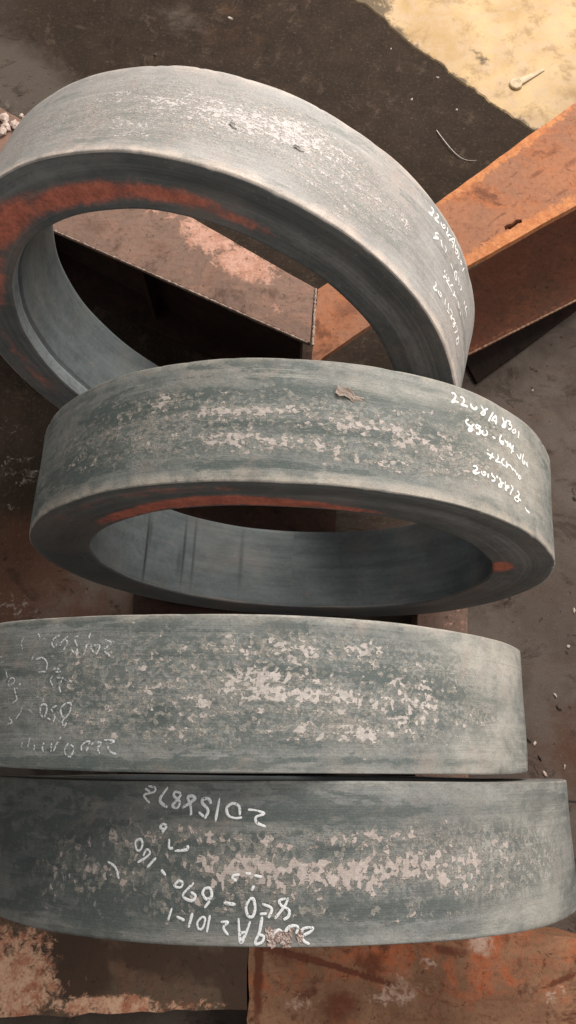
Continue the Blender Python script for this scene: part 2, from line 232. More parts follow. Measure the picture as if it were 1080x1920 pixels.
    vc2 = q.voro(wvec, scale * 0.75, 'F1', 'Color')
    sx2 = q.n('ShaderNodeSeparateColor')
    q.put(sx2.inputs[0], vc2)
    n1 = q.noise(q.vec(v, grow), scale * 1.6, 5, 0.6, 0.6)
    n2 = q.math('ADD', q.math('MULTIPLY', q.noise(q.vec(v, (1, 2.2, 1)), 20, 5, 0.62, 0.4), 0.55), q.math('MULTIPLY', q.noise(q.vec(v, (1.6, 16, 1)), 5, 6, 0.66, 0.3), 0.62))
    n = q.math('ADD', q.math('MULTIPLY', sx.outputs[0], 0.28), q.math('MULTIPLY', sx2.outputs[0], 0.12))
    n = q.math('ADD', n, q.math('MULTIPLY', n2, 0.55))
    n = q.math('ADD', n, q.math('MULTIPLY', n1, 0.30))
    thr = q.math('SUBTRACT', 0.885, q.math('MULTIPLY', cov, 0.215))
    d = q.math('SUBTRACT', n, thr)
    fl = q.math('MULTIPLY', q.step(d, 0.0, 0.03), q.step(cov, 0.02, 0.12))
    cz = q.step(cov, 0.03, 0.30)
    # dark scale still holding inside the flaked zone, then half-lifted grey brown layers, then bare pale metal
    dz = q.math('MULTIPLY', q.step(d, -0.17, -0.20), q.math('MULTIPLY', cz, 0.6))
    col = q.mix(dz, col, q.mix(grit, (lo[0] * 0.55, lo[1] * 0.6, lo[2] * 0.58), (lo[0] * 1.1, lo[1] * 1.12, lo[2] * 1.08)))
    m1 = q.math('MULTIPLY', q.step(d, -0.115, -0.095), cz)
    col = q.mix(q.math('MULTIPLY', m1, 0.55), col, q.mix(sx.outputs[2], (lo[0] * 1.25, lo[1] * 1.18, lo[2] * 1.12), (hi[0] * 1.05, hi[1] * 0.98, hi[2] * 0.92)))
    m2 = q.math('MULTIPLY', q.step(d, -0.06, -0.045), cz)
    col = q.mix(q.math('MULTIPLY', m2, 0.6), col, q.mix(sx.outputs[1], (hi[0] * 0.95, hi[1] * 0.88, hi[2] * 0.82), (hi[0] * 1.45, hi[1] * 1.30, hi[2] * 1.20)))
    rim = q.math('MULTIPLY', q.math('MULTIPLY', q.step(d, -0.022, -0.004), q.step(d, 0.010, 0.0)), cz)
    col = q.mix(q.math('MULTIPLY', rim, 0.5), col, (lo[0] * 0.5, lo[1] * 0.5, lo[2] * 0.5))
    fc = q.mix(q.math('ADD', q.math('MULTIPLY', sx.outputs[1], 0.6), q.math('MULTIPLY', q.noise(v, 38, 5, 0.7), 0.5), clamp=True), flake_a, flake_b)
    fc = q.mix(q.step(q.noise(v, 190, 3, 0.6), 0.52, 0.72, 0, 0.4), fc, hi)
    col = q.mix(fl, col, fc)
    # red oxide bloom
    rn = q.noise(v, 26, 6, 0.65)
    rust = q.math('MULTIPLY', q.attr('rust'), q.step(rn, 0.25, 0.62, 0.55, 1.0))
    col = q.mix(rust, col, q.mix(rn, (0.20, 0.050, 0.032), (0.40, 0.115, 0.07)))
    # orange-pink worn arrises
    edge = q.math('MULTIPLY', q.attr('edge'), q.step(q.math('ADD', mott, mid), 0.75, 1.15, 0.25, 1.0))
    col = q.mix(edge, col, (hi[0] * 1.62, hi[1] * 1.42, hi[2] * 1.28))
    # specks
    sp = q.step(q.noise(v, 240, 2, 0.5), 0.70, 0.75)
    col = q.mix(q.math('MULTIPLY', sp, 0.5), col, (0.03, 0.033, 0.033))
    col = q.mix(q.step(fine, 0.35, 0.7, 0.0, 0.22), col, (0, 0, 0))
    tool = q.noise(q.vec(v, (1.2, 330, 1)), 2.5, 3, 0.6)
    col = q.mix(q.step(tool, 0.56, 0.70, 0, 0.22), col, (lo[0] * 0.5, lo[1] * 0.5, lo[2] * 0.5))
    nb = q.bump(q.math('ADD', q.math('ADD', mid, q.math('MULTIPLY', fine, 0.35)), q.math('MULTIPLY', tool, 0.4)), 0.0011, 0.7)
    hgt = q.math('ADD', q.math('MULTIPLY', fl, q.math('ADD', 0.8, q.math('MULTIPLY', n1, 0.5))), q.math('ADD', q.math('MULTIPLY', m1, 0.5), q.math('MULTIPLY', m2, 0.5)))
    nb = q.bump(hgt, 0.0009, 0.9, nb)
    rough = q.math('ADD', 0.50, q.math('MULTIPLY', fl, 0.2))
    rough = q.math('ADD', rough, q.math('MULTIPLY', fine, 0.15))
    return q.done(col, rough, nb, 0.32)


def face_material(name, seed, lo, hi, lines=90):
    """the ring's end faces and bore: darker, turned look"""
    q = NB(name)
    v = q.vec(q.uv(), off=(seed * 1.3, seed * 0.7, seed))
    mott = q.noise(q.vec(v, (1, 2.2, 1)), 9, 8, 0.65, 0.3)
    streak = q.noise(q.vec(v, (0.9, lines, 1)), 2.2, 5, 0.6)
    mid = q.noise(q.vec(v, (1, 1.5, 1)), 70, 6, 0.7)
    fine = q.noise(v, 500, 3, 0.7)
    f = q.math('ADD', q.math('MULTIPLY', mott, 0.5), q.math('MULTIPLY', streak, 0.4))
    f = q.math('ADD', f, q.math('MULTIPLY', mid, 0.2))
    col = q.mix(q.step(f, 0.42, 0.72), lo, hi)
    hue = q.noise(v, 5, 5, 0.6, 0.5)
    col = q.mix(q.step(hue, 0.46, 0.68, 0, 0.5), col, (hi[0] * 1.25, hi[1] * 0.92, hi[2] * 0.8))
    pale = q.math('MULTIPLY', q.attr('pale'), q.step(q.math('ADD', mott, mid), 0.7, 1.2, 0.4, 1.0))
    col = q.mix(pale, col, (hi[0] * 2.1, hi[1] * 2.05, hi[2] * 2.05))
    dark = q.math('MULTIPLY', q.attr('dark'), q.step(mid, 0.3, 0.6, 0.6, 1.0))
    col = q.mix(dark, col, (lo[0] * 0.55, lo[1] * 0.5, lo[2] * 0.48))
    rn = q.noise(v, 30, 7, 0.68, 0.3)
    rgr = q.noise(v, 150, 5, 0.75)
    ra = q.math('ADD', q.attr('rust'), q.math('ADD', q.math('MULTIPLY', q.math('SUBTRACT', rn, 0.5), 0.9), q.math('MULTIPLY', q.math('SUBTRACT', rgr, 0.5), 0.5)))
    rust = q.step(ra, 0.10, 0.72, 0, 0.95)
    col = q.mix(rust, col, q.mix(q.step(q.math('ADD', q.math('MULTIPLY', rn, 0.6), q.math('MULTIPLY', rgr, 0.4)), 0.36, 0.62), (0.46, 0.130, 0.085), (0.84, 0.255, 0.165)))
    edge = q.math('MULTIPLY', q.attr('edge'), q.step(q.math('ADD', mott, mid), 0.7, 1.15, 0.3, 1.0))
    col = q.mix(edge, col, (hi[0] * 2.1, hi[1] * 1.6, hi[2] * 1.4))
    sp = q.step(q.noise(v, 120, 4, 0.6, 0.6), 0.62, 0.68)
    col = q.mix(q.math('MULTIPLY', sp, 0.35), col, (hi[0] * 1.5, hi[1] * 1.45, hi[2] * 1.4))
    nb = q.bump(q.math('ADD', mid, q.math('MULTIPLY', streak, 1.2)), 0.0009, 0.7)
    return q.done(col, q.math('ADD', 0.46, q.math('MULTIPLY', fine, 0.2)), nb, 0.35)


def rust_material(name, seed, a, b, c, dirt_shade, scr_rot=0.6, dirt_amt=0.5, scale=1.0, light=None, scr=0.6, cs=22):
    light = light or (c, tuple(min(1, x * 1.75) for x in c))
    scr_amt = scr
    q = NB(name)
    p = q.vec(q.obj(), off=(seed, seed * 1.3, seed * 0.7))
    big = q.noise(p, 5 * scale, 7, 0.62, 0.4)
    mid = q.noise(p, 22 * scale, 7, 0.68, 0.3)
    fine = q.noise(p, 190, 5, 0.72)
    scr = q.noise(q.vec(p, (2.2, 26, 2.2), rot=(0, 0, scr_rot)), 3.2, 4, 0.6, 0.2)
    col = q.mix(q.step(big, 0.36, 0.62), a, b)
    cm_ = q.noise(p, cs * scale, 9, 0.72, 0.4)
    col = q.mix(q.step(cm_, 0.46, 0.64, 0, 0.85), col, c)
    gr = q.noise(p, 95, 6, 0.75, 0.3)
    col = q.mix(q.step(gr, 0.5, 0.68, 0, 0.45), col, tuple(min(1, x * 1.45) for x in b))
    col = q.mix(q.step(gr, 0.48, 0.33, 0, 0.55), col, dirt_shade)
    col = q.mix(q.math('MULTIPLY', q.step(q.math('ADD', scr, q.math('MULTIPLY', mid, 0.3)), 0.70, 0.82), scr_amt), col, (dirt_shade[0] * 1.4, dirt_shade[1] * 1.4, dirt_shade[2] * 1.4))
    dn = q.noise(p, 9 * scale, 9, 0.7, 0.6)
    col = q.mix(q.step(dn, 0.66 - 0.16 * dirt_amt, 0.72 - 0.1 * dirt_amt, 0, 0.85), col, dirt_shade)
    att = q.attr('dirt_shade')
    dd = q.step(q.math('ADD', att, q.math('MULTIPLY', q.math('SUBTRACT', mid, 0.5), 1.0)), 0.30, 0.62)
    col = q.mix(q.math('MULTIPLY', dd, 0.9), col, q.mix(mid, dirt_shade, (dirt_shade[0] * 1.7, dirt_shade[1] * 1.6, dirt_shade[2] * 1.5)))
    lt = q.attr('light')
    ll = q.step(q.math('ADD', lt, q.math('MULTIPLY', q.math('SUBTRACT', q.noise(p, 60, 6, 0.7, 0.5), 0.5), 1.6)), 0.35, 0.62)
    col = q.mix(q.math('MULTIPLY', ll, 0.9), col, q.mix(q.step(q.noise(p, 48, 6, 0.7), 0.36, 0.62), light[0], light[1]))
    pit = q.step(q.noise(p, 75, 4, 0.6, 0.4), 0.63, 0.70)
    col = q.mix(q.math('MULTIPLY', pit, 0.55), col, dirt_shade)
    col = q.mix(q.step(fine, 0.42, 0.75, 0, 0.4), col, dirt_shade)
    nb = q.bump(q.math('ADD', mid, q.math('MULTIPLY', fine, 0.3)), 0.004, 0.6)
    nb = q.bump(q.math('SUBTRACT', 1.0, pit), 0.0012, 0.7, nb)
    return q.done(col, 0.85, nb, 0.07)


def plain_material(name, a, b, scale=60, rough=0.75, bump=0.002):
    q = NB(name)
    p = q.obj()
    nz = q.noise(p, scale, 6, 0.65, 0.3)
    return q.done(q.mix(q.step(nz, 0.35, 0.65), a, b), rough, q.bump(nz, bump, 0.7), 0.25)


def chalk_material(name, col, wear, scale):
    q = NB(name)
    p = q.obj()
    nz = q.noise(p, scale, 4, 0.7)
    tr = q.n('ShaderNodeBsdfTransparent')
    ms = q.n('ShaderNodeMixShader')
    q.done(q.mix(q.noise(p, 90, 3), (col[0] * 0.8, col[1] * 0.8, col[2] * 0.8), col), 0.8, None, 0.2)
    q.put(ms.inputs[0], q.step(nz, wear - 0.05, wear + 0.05))
    q.t.links.new(tr.outputs[0], ms.inputs[1])
    q.t.links.new(q.b.outputs[0], ms.inputs[2])
    q.t.links.new(ms.outputs[0], q.o.inputs[0])
    return q.m


# ------------------------------------------------------------------ object helpers
def tag(o, label=None, cat=None, group=None, kind=None):
    for k, v in (('label', label), ('category', cat), ('group', group), ('kind', kind)):
        if v:
            o[k] = v
    return o


def empty(name, loc, label, cat, group=None):
    o = bpy.data.objects.new(name, None)
    o.location = loc
    o.empty_display_size = 0.1
    COL.objects.link(o)
    return tag(o, label, cat, group)


def link(name, me, mats, parent=None):
    o = bpy.data.objects.new(name, me)
    for m in (mats if isinstance(mats, (list, tuple)) else [mats]):
        me.materials.append(m)
    COL.objects.link(o)
    if parent is not None:
        o.parent = parent
    return o


def set_attr(me, name, vals):
    a = me.attributes.new(name, 'FLOAT', 'POINT')
    a.data.foreach_set('value', np.asarray(vals, dtype=np.float32))


def gsum(masks, u, v):
    r = np.zeros_like(u)
    for (t, a, st, sv, am) in masks:
        # flat-topped falloff
        e = ((u - t) / (st * 1.35)) ** 2 + ((v - a) / (sv * 1.3)) ** 2
        r = np.maximum(r, am * np.exp(-e ** 1.4 * 0.9))
    return r


# ------------------------------------------------------------------ the rings
def wobble(k, T, ax):
    return 0.0011 * np.sin(3 * T + k) + 0.0008 * np.sin(7 * T + 2 * k) + 0.0005 * np.sin(17 * T + 40 * ax + k)


def lathe_ring(name, k, mats, parent, step=False, face_masks=None, bore_masks=None, edge_far=0.5, edge_near=0.8):
    P = POSE[k]
    Ro, Wd, ri = P['R'], P['W'], P['r']
    h = Wd / 2
    bn = 0.0035 if k == 1 else 0.0022
    prof = []   # (radius, axial, zone)  zone 0 outer, 1 face near, 2 bore, 3 face far

    def seg(r0, v0, r1, v1, n, z):
        for i in range(n):
            f = i / n
            prof.append((r0 + (r1 - r0) * f, v0 + (v1 - v0) * f, z))

    def arc(cr, cv, a0, a1, rad, n, z):
        for i in range(n):
            a = R_(a0 + (a1 - a0) * i / n)
            prof.append((cr + rad * math.cos(a), cv + rad * math.sin(a), z))
    nO = 44
    seg(Ro, -h + bn, Ro, h - bn, nO, 0)
    arc(Ro - bn, h - bn, 0, 90, bn, 6, 0)
    seg(Ro - bn, h, ri + 0.004, h, 22, 1)
    arc(ri + 0.004, h - 0.004, 90, 180, 0.004, 3, 1)
    if step:
        seg(ri, h - 0.004, ri, h - 0.024, 5, 4)
        seg(ri, h - 0.024, ri + 0.004, h - 0.0265, 1, 4)
        seg(ri + 0.004, h - 0.0265, ri - 0.002, h - 0.030, 1, 2)
        seg(ri - 0.002, h - 0.030, ri - 0.002, -h + 0.004, 24, 2)
        seg(ri - 0.002, -h + 0.004, ri + 0.004, -h, 1, 2)
    else:
        seg(ri, h - 0.004, ri, -h + 0.004, 28, 2)
        arc(ri + 0.004, -h + 0.004, 180, 270, 0.004, 3, 2)
    seg(ri + 0.004, -h, Ro - bn, -h, 10, 3)
    arc(Ro - bn, -h + bn, 270, 360, bn, 6, 0)
    prof = np.array(prof)
    nP = len(prof)
    N = 860
    th = (np.arange(N + 1) / N * 2 - 1) * math.pi     # -180..180, seam at the bottom
    # vertices (seam duplicated so that the uv is continuous)
    T, I = np.meshgrid(th, np.arange(nP), indexing='ij')
    rad = prof[I, 0].copy()
    ax = prof[I, 1].copy()
    # a forging is never quite round: slow lobes and dents
    wob = wobble(k, T, ax)
    outer = prof[I, 2] == 0
    dent = np.zeros_like(T)
    rnd = np.random.RandomState(40 + k)
    for _ in range(60):
        t0 = rnd.uniform(-2.0, 2.0)
        a0 = rnd.uniform(-h, h)
        if rnd.rand() < 0.45:
            a0 = rnd.choice([-h, h])
        s = rnd.uniform(0.006, 0.018)
        dent -= rnd.uniform(0.0002, 0.0009) * np.exp(-(((T - t0) * Ro) ** 2 + (ax - a0) ** 2) / s ** 2)
    for _ in range(20):
        t0 = rnd.uniform(-1.5, 1.5)
        a0 = rnd.choice([-h, h])
        s = rnd.uniform(0.0025, 0.0065)
        dent -= rnd.uniform(0.0005, 0.0016) * np.exp(-(((T - t0) * Ro) ** 2 + (ax - a0) ** 2) / s ** 2)
    rad = rad + wob + np.where(outer, dent, 0)
    ax = ax + np.where(np.abs(prof[I, 1]) > h - 0.001, 0.0009 * np.sin(5 * T + k), 0)
    X = rad * np.sin(T)
    Y = rad * np.cos(T)
    verts = np.stack([X, Y, ax], -1).reshape(-1, 3)
    i0 = (np.arange(N)[:, None] * nP + np.arange(nP)[None, :])
    j1 = (np.arange(nP) + 1) % nP
    i1 = (np.arange(N)[:, None] * nP + j1[None, :])
    faces = np.stack([i0, i0 + nP, i1 + nP, i1], -1).reshape(-1, 4)
    me = bpy.data.meshes.new(name)
    me.from_pydata(verts.tolist(), [], faces.tolist())
    # length along the profile, for the v coordinate
    dl = np.hypot(np.diff(prof[:, 0], append=prof[0, 0]), np.diff(prof[:, 1], append=prof[0, 1]))
    cum = np.concatenate([[0], np.cumsum(dl)])
    uvl = me.uv_layers.new(name='UVMap')
    u0 = th[:-1, None] * Ro + 0 * cum[None, :-1]
    u1 = th[1:, None] * Ro + 0 * cum[None, :-1]
    va = np.broadcast_to(cum[None, :-1], u0.shape)
    vb = np.broadcast_to(cum[None, 1:], u0.shape)
    uv = np.stack([np.stack([u0, va], -1), np.stack([u1, va], -1), np.stack([u1, vb], -1), np.stack([u0, vb], -1)], 2)
    uvl.data.foreach_set('uv', uv.reshape(-1).astype(np.float32))
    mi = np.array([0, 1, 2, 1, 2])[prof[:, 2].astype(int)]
    me.polygons.foreach_set('material_index', np.broadcast_to(mi[None, :], (N, nP)).reshape(-1).astype(np.int32))
    me.polygons.foreach_set('use_smooth', np.ones(len(faces), dtype=bool))
    me.update()
    if me.polygons[0].normal.dot(Vector(verts[faces[0][0]]) * Vector((1, 1, 0)).length) < 0 or \
            Vector((verts[faces[0][0]][0], verts[faces[0][0]][1], 0)).dot(me.polygons[0].normal) < 0:
        me.flip_normals()
    D = np.degrees(T)
    A = prof[I, 1] * 1000
    RR = prof[I, 0] * 1000
    z = prof[I, 2]
    mk = MASKS.get(k, {})
    on0 = (z == 0)
    onF = (z == 1)
    onB = (z == 2) | (z == 4)
    fm = face_masks or {}
    bm_ = bore_masks or {}
    for ch in ('flake', 'dark', 'pale', 'rust'):
        val = np.zeros_like(T)
        if mk.get(ch):
            val = np.where(on0, gsum(mk[ch], D, A), val)
        if fm.get(ch):
            val = np.where(onF, gsum(fm[ch], D, RR), val)
        if bm_.get(ch):
            val = np.where(onB, gsum(bm_[ch], D, A), val)
        if step and ch == 'pale':
            val = np.where(z == 4, 0.8, val)
        set_attr(me, ch, val.reshape(-1))
    wav = 2.5 * np.sin(T * 23 + k) + 2 * np.sin(T * 57)
    e = np.where(on0, edge_near * np.clip(1 - (h * 1000 - A + wav) / 15.0, 0, 1) ** 0.8 + edge_far * np.clip(1 - (A + h * 1000 + wav) / 9.0, 0, 1), 0)
    e = np.where(onF, 0.0, e)
    set_attr(me, 'edge', np.clip(e, 0, 1).reshape(-1))
    o = link(name, me, mats, parent)
    return o


def smooth_line(pts, n=5):
    if len(pts) < 3:
        a, b = np.array(pts[0]), np.array(pts[-1])
        return [a + (b - a) * i / 6 for i in range(7)]
    P = [np.array(p, float) for p in pts]
    P = [2 * P[0] - P[1]] + P + [2 * P[-1] - P[-2]]
    out = []
    for i in range(1, len(P) - 2):
        p0, p1, p2, p3 = P[i - 1:i + 3]
        for j in range(n):
            t = j / n
            out.append(0.5 * ((2 * p1) + (-p0 + p2) * t + (2 * p0 - 5 * p1 + 4 * p2 - p3) * t * t + (-p0 + 3 * p1 - 3 * p2 + p3) * t ** 3))
    out.append(P[-2])
    return out


def clusters(strokes, k, gap=0.016):
    """strokes that nearly touch belong to one piece of writing"""
    P = [np.array([(math.radians(t) * POSE[k]['R'], v / 1000) for t, v in smooth_line(st, 3)]) for st in strokes]
    par = list(range(len(P)))

    def root(i):
        while par[i] != i:
            i = par[i]
        return i
    for i in range(len(P)):
        for j in range(i):
            if np.sqrt(((P[i][:, None] - P[j][None]) ** 2).sum(-1)).min() < gap:
                par[root(i)] = root(j)
    g = {}
    for i in range(len(P)):
        g.setdefault(root(i), []).append(strokes[i])
    return list(g.values())


def writing(k, strokes, width, mat, parent):
    """hand-drawn strokes as thin raised ribbons lying on the ring"""
    Ro = POSE[k]['R']
    V, F = [], []
    lift = 0.0
    for st in strokes:
        pts = smooth_line([(math.radians(t) * Ro, v / 1000) for t, v in st])
        n = len(pts)
        base = len(V)
        lift += 0.00002
        for i, p in enumerate(pts):
            d = pts[min(i + 1, n - 1)] - pts[max(i - 1, 0)]
            L = math.hypot(*d) or 1
            nx, ny = -d[1] / L, d[0] / L
            w = width * (1.0 + 0.45 * mnoise.noise(Vector((p[0] * 60, p[1] * 60, k)))) * 0.5
            if i in (0, n - 1):
                w *= 0.55
            for s, hh in ((-1, 0.0002), (-0.6, 0.0004), (0.6, 0.0004), (1, 0.0002)):
                uu, vv = p[0] + nx * w * s, p[1] + ny * w * s
                a = uu / Ro
                rr = Ro + hh + lift + i * 0.000003 + float(wobble(k, a, vv))
                V.append((rr * math.sin(a), rr * math.cos(a), vv))
        for i in range(n - 1):
            for j in range(3):
                a = base + i * 4 + j
                F.append((a, a + 1, a + 5, a + 4))
    me = bpy.data.meshes.new('chalk_line')
    me.from_pydata(V, [], F)
    me.polygons.foreach_set('use_smooth', np.ones(len(F), dtype=bool))
    return link('chalk_line' if k > 2 else 'paint_writing', me, mat, parent)


def scale_chip(k, deg, v, length, width, lift, mat, parent, rot=0.0):
    """a loose curl of mill scale standing off the ring"""
    Ro = POSE[k]['R']
    bm = bmesh.new()
    nx, ny = 7, 4
    rows = []
    for i in range(nx):
        row = []
        for j in range(ny):
            fx, fy = i / (nx - 1) - 0.5, j / (ny - 1) - 0.5
            taper = 1 - 0.75 * max(0, fx + 0.1) - 0.3 * abs(fx)
            lx, ly = fx * length, fy * width * taper + 0.18 * width * math.sin(i * 1.9)
            c, s = math.cos(rot), math.sin(rot)
            uu, vv = c * lx - s * ly, s * lx + c * ly
            a = R_(deg) + uu / Ro
            rr = Ro + 0.0003 + float(wobble(k, a, v / 1000 + vv)) + lift * (0.5 - fx) ** 1.6 + 0.0008 * math.sin(j * 2 + i)
            row.append(bm.verts.new((rr * math.sin(a), rr * math.cos(a), v / 1000 + vv)))
        rows.append(row)
    for i in range(nx - 1):
        for j in range(ny - 1):
            bm.faces.new((rows[i][j], rows[i + 1][j], rows[i + 1][j + 1], rows[i][j + 1]))
    g = bmesh.ops.solidify(bm, geom=bm.faces[:], thickness=0.0012)
    me = bpy.data.meshes.new('scale_flake')
    bm.to_mesh(me)
    bm.free()
    return link('scale_flake', me, mat, parent)


RINGM = {
    1: ring_material('ring_scale_light', 1.0, (0.29, 0.280, 0.266), (0.44, 0.424, 0.402), (0.50, 0.465, 0.445), (0.65, 0.61, 0.59), 120, (1, 1.7, 1)),
    2: ring_material('ring_scale_green', 2.0, (0.112, 0.130, 0.123), (0.300, 0.302, 0.280), (0.37, 0.325, 0.29), (0.55, 0.485, 0.445), 86, (1, 1.3, 1)),
    3: ring_material('ring_scale_mottled', 3.0, (0.120, 0.136, 0.131), (0.318, 0.322, 0.300), (0.39, 0.35, 0.315), (0.60, 0.54, 0.495), 105, (1, 1.1, 1)),
    4: ring_material('ring_scale_dark', 4.0, (0.104, 0.115, 0.111), (0.258, 0.264, 0.248), (0.38, 0.315, 0.28), (0.52, 0.45, 0.41), 76, (1.25, 1, 1)),
}
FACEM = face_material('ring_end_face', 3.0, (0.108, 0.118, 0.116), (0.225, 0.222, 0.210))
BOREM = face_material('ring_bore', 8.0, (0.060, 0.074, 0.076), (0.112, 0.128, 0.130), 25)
PAINT = chalk_material('white_marker', (0.86, 0.84, 0.80), 0.37, 300)
CHALK = chalk_material('white_chalk', (0.76, 0.77, 0.77), 0.40, 420)
CHALK_F = chalk_material('faint_chalk', (0.60, 0.61, 0.61), 0.47, 380)
CHIPM = plain_material('loose_scale', (0.42, 0.33, 0.27), (0.58, 0.48, 0.41), 60, 0.8, 0.0003)
CHIPD = plain_material('dark_scale', (0.42, 0.40, 0.38), (0.60, 0.57, 0.54), 60, 0.8, 0.0003)

FACEMASK = {
    1: {'rust': [(-50, 392, 10, 20, .85), (-26, 384, 13, 14, .85), (-6, 384, 11, 11, .72), (9, 377, 8, 8, .5), (-112, 398, 10, 14, .3), (-72, 380, 10, 16, .45)],
        'pale': [(40, 395, 22, 9, .35), (70, 400, 16, 10, .3), (-30, 425, 12, 8, .3)],
        'dark': [(20, 420, 25, 14, .5), (-85, 395, 12, 30, .4)]},
    2: {'rust': [(-40, 348, 9, 10, .9), (-26, 352, 9, 10, 1.1), (-16, 356, 11, 12, 1.35), (-3, 350, 10, 9, 1.1), (10, 345, 9, 6, .7), (75, 345, 3.6, 13, 1.15), (-30, 400, 20, 10, .25)],
        'pale': [(45, 380, 30, 8, .3)],
        'dark': [(-90, 380, 45, 40, .55), (10, 400, 25, 10, .4), (180, 380, 60, 40, .4), (-170, 380, 60, 40, .4)]},
}
BOREMASK = {  # pale left bore walls paint in light from the right; darks are drips
    1: {'pale': [(-95, 20, 40, 60, .25)], },
    2: {'pale': [(-80, 0, 35, 70, .5)],
        'dark': [(-122, 16, 0.42, 55, 1.2), (-138.5, -5, 0.38, 50, 1.2), (-142.5, -10, 0.36, 60, .9), (-161, -10, 0.6, 50, .7), (-123.2, -20, .7, 20, .7), (-137, 20, .8, 18, .7)]},
}
RLABEL = {
    1: 'light grey forged ring with a stepped bore and red face, leaning by the orange beam',
    2: 'forged ring with its hole in view and an orange spot on its right face',
    3: 'ring with faint upside-down chalk numbers at the left edge, next to the chalked front ring',
    4: 'dark grey forged ring nearest the viewer, clear chalk numbers upside down on it',
}
rings = {}
for k in (1, 2, 3, 4):
    P = POSE[k]
    e = empty('forged_ring', P['c'], RLABEL[k], 'steel ring', 'forged steel rings standing in a row')
    m = Matrix((Vector(P['x']), Vector(P['y']), Vector(P['z']))).transposed()
    e.rotation_euler = m.to_euler()
    rings[k] = e
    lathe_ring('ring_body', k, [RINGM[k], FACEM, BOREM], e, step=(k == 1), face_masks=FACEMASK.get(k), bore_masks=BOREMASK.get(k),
               edge_far={1: .5, 2: .35, 3: .5, 4: .2}[k], edge_near={1: .9, 2: .95, 3: .1, 4: .25}[k])
    for (kk, line) in STROKES:
        if kk == k:
            for grp in clusters(STROKES[(kk, line)], k):
                writing(k, grp, {1: 0.0031, 2: 0.0030, 3: 0.0025, 4: 0.0028}[k], {1: PAINT, 2: PAINT, 3: CHALK_F, 4: CHALK}[k], e)
scale_chip(2, 8.9, -37.5, 0.036, 0.013, 0.0035, CHIPM, rings[2], 0.30)
scale_chip(1, 5.15, 7.8, 0.013, 0.006, 0.0012, CHIPD, rings[1], 0.7)
scale_chip(1, 16.7, 1.3, 0.015, 0.006, 0.0012, CHIPD, rings[1], 0.3)
COPPER = plain_material('copper_scale', (0.46, 0.31, 0.25), (0.86, 0.76, 0.71), 190, 0.45, 0.0001)
rr0 = random.Random(12)
for i in range(20):
    scale_chip(4, 1.3 + rr0.uniform(-2.3, 2.2), 70.5 + rr0.uniform(-6, 5.5), rr0.uniform(0.006, 0.013), rr0.uniform(0.005, 0.009), 0.0004, COPPER, rings[4], rr0.uniform(0, 6.28))

# ------------------------------------------------------------------ floor
def gmask(pts, X, Y):
    r = np.zeros_like(X)
    for (x, y, sx, sy, rot, am) in pts:
        c, s = math.cos(R_(rot)), math.sin(R_(rot))
        a = (c * (X - x) + s * (Y - y)) / sx
        b = (-s * (X - x) + c * (Y - y)) / sy
        r = np.maximum(r, am * np.exp(-(a * a + b * b) ** 1.3 * 0.8))
    return r


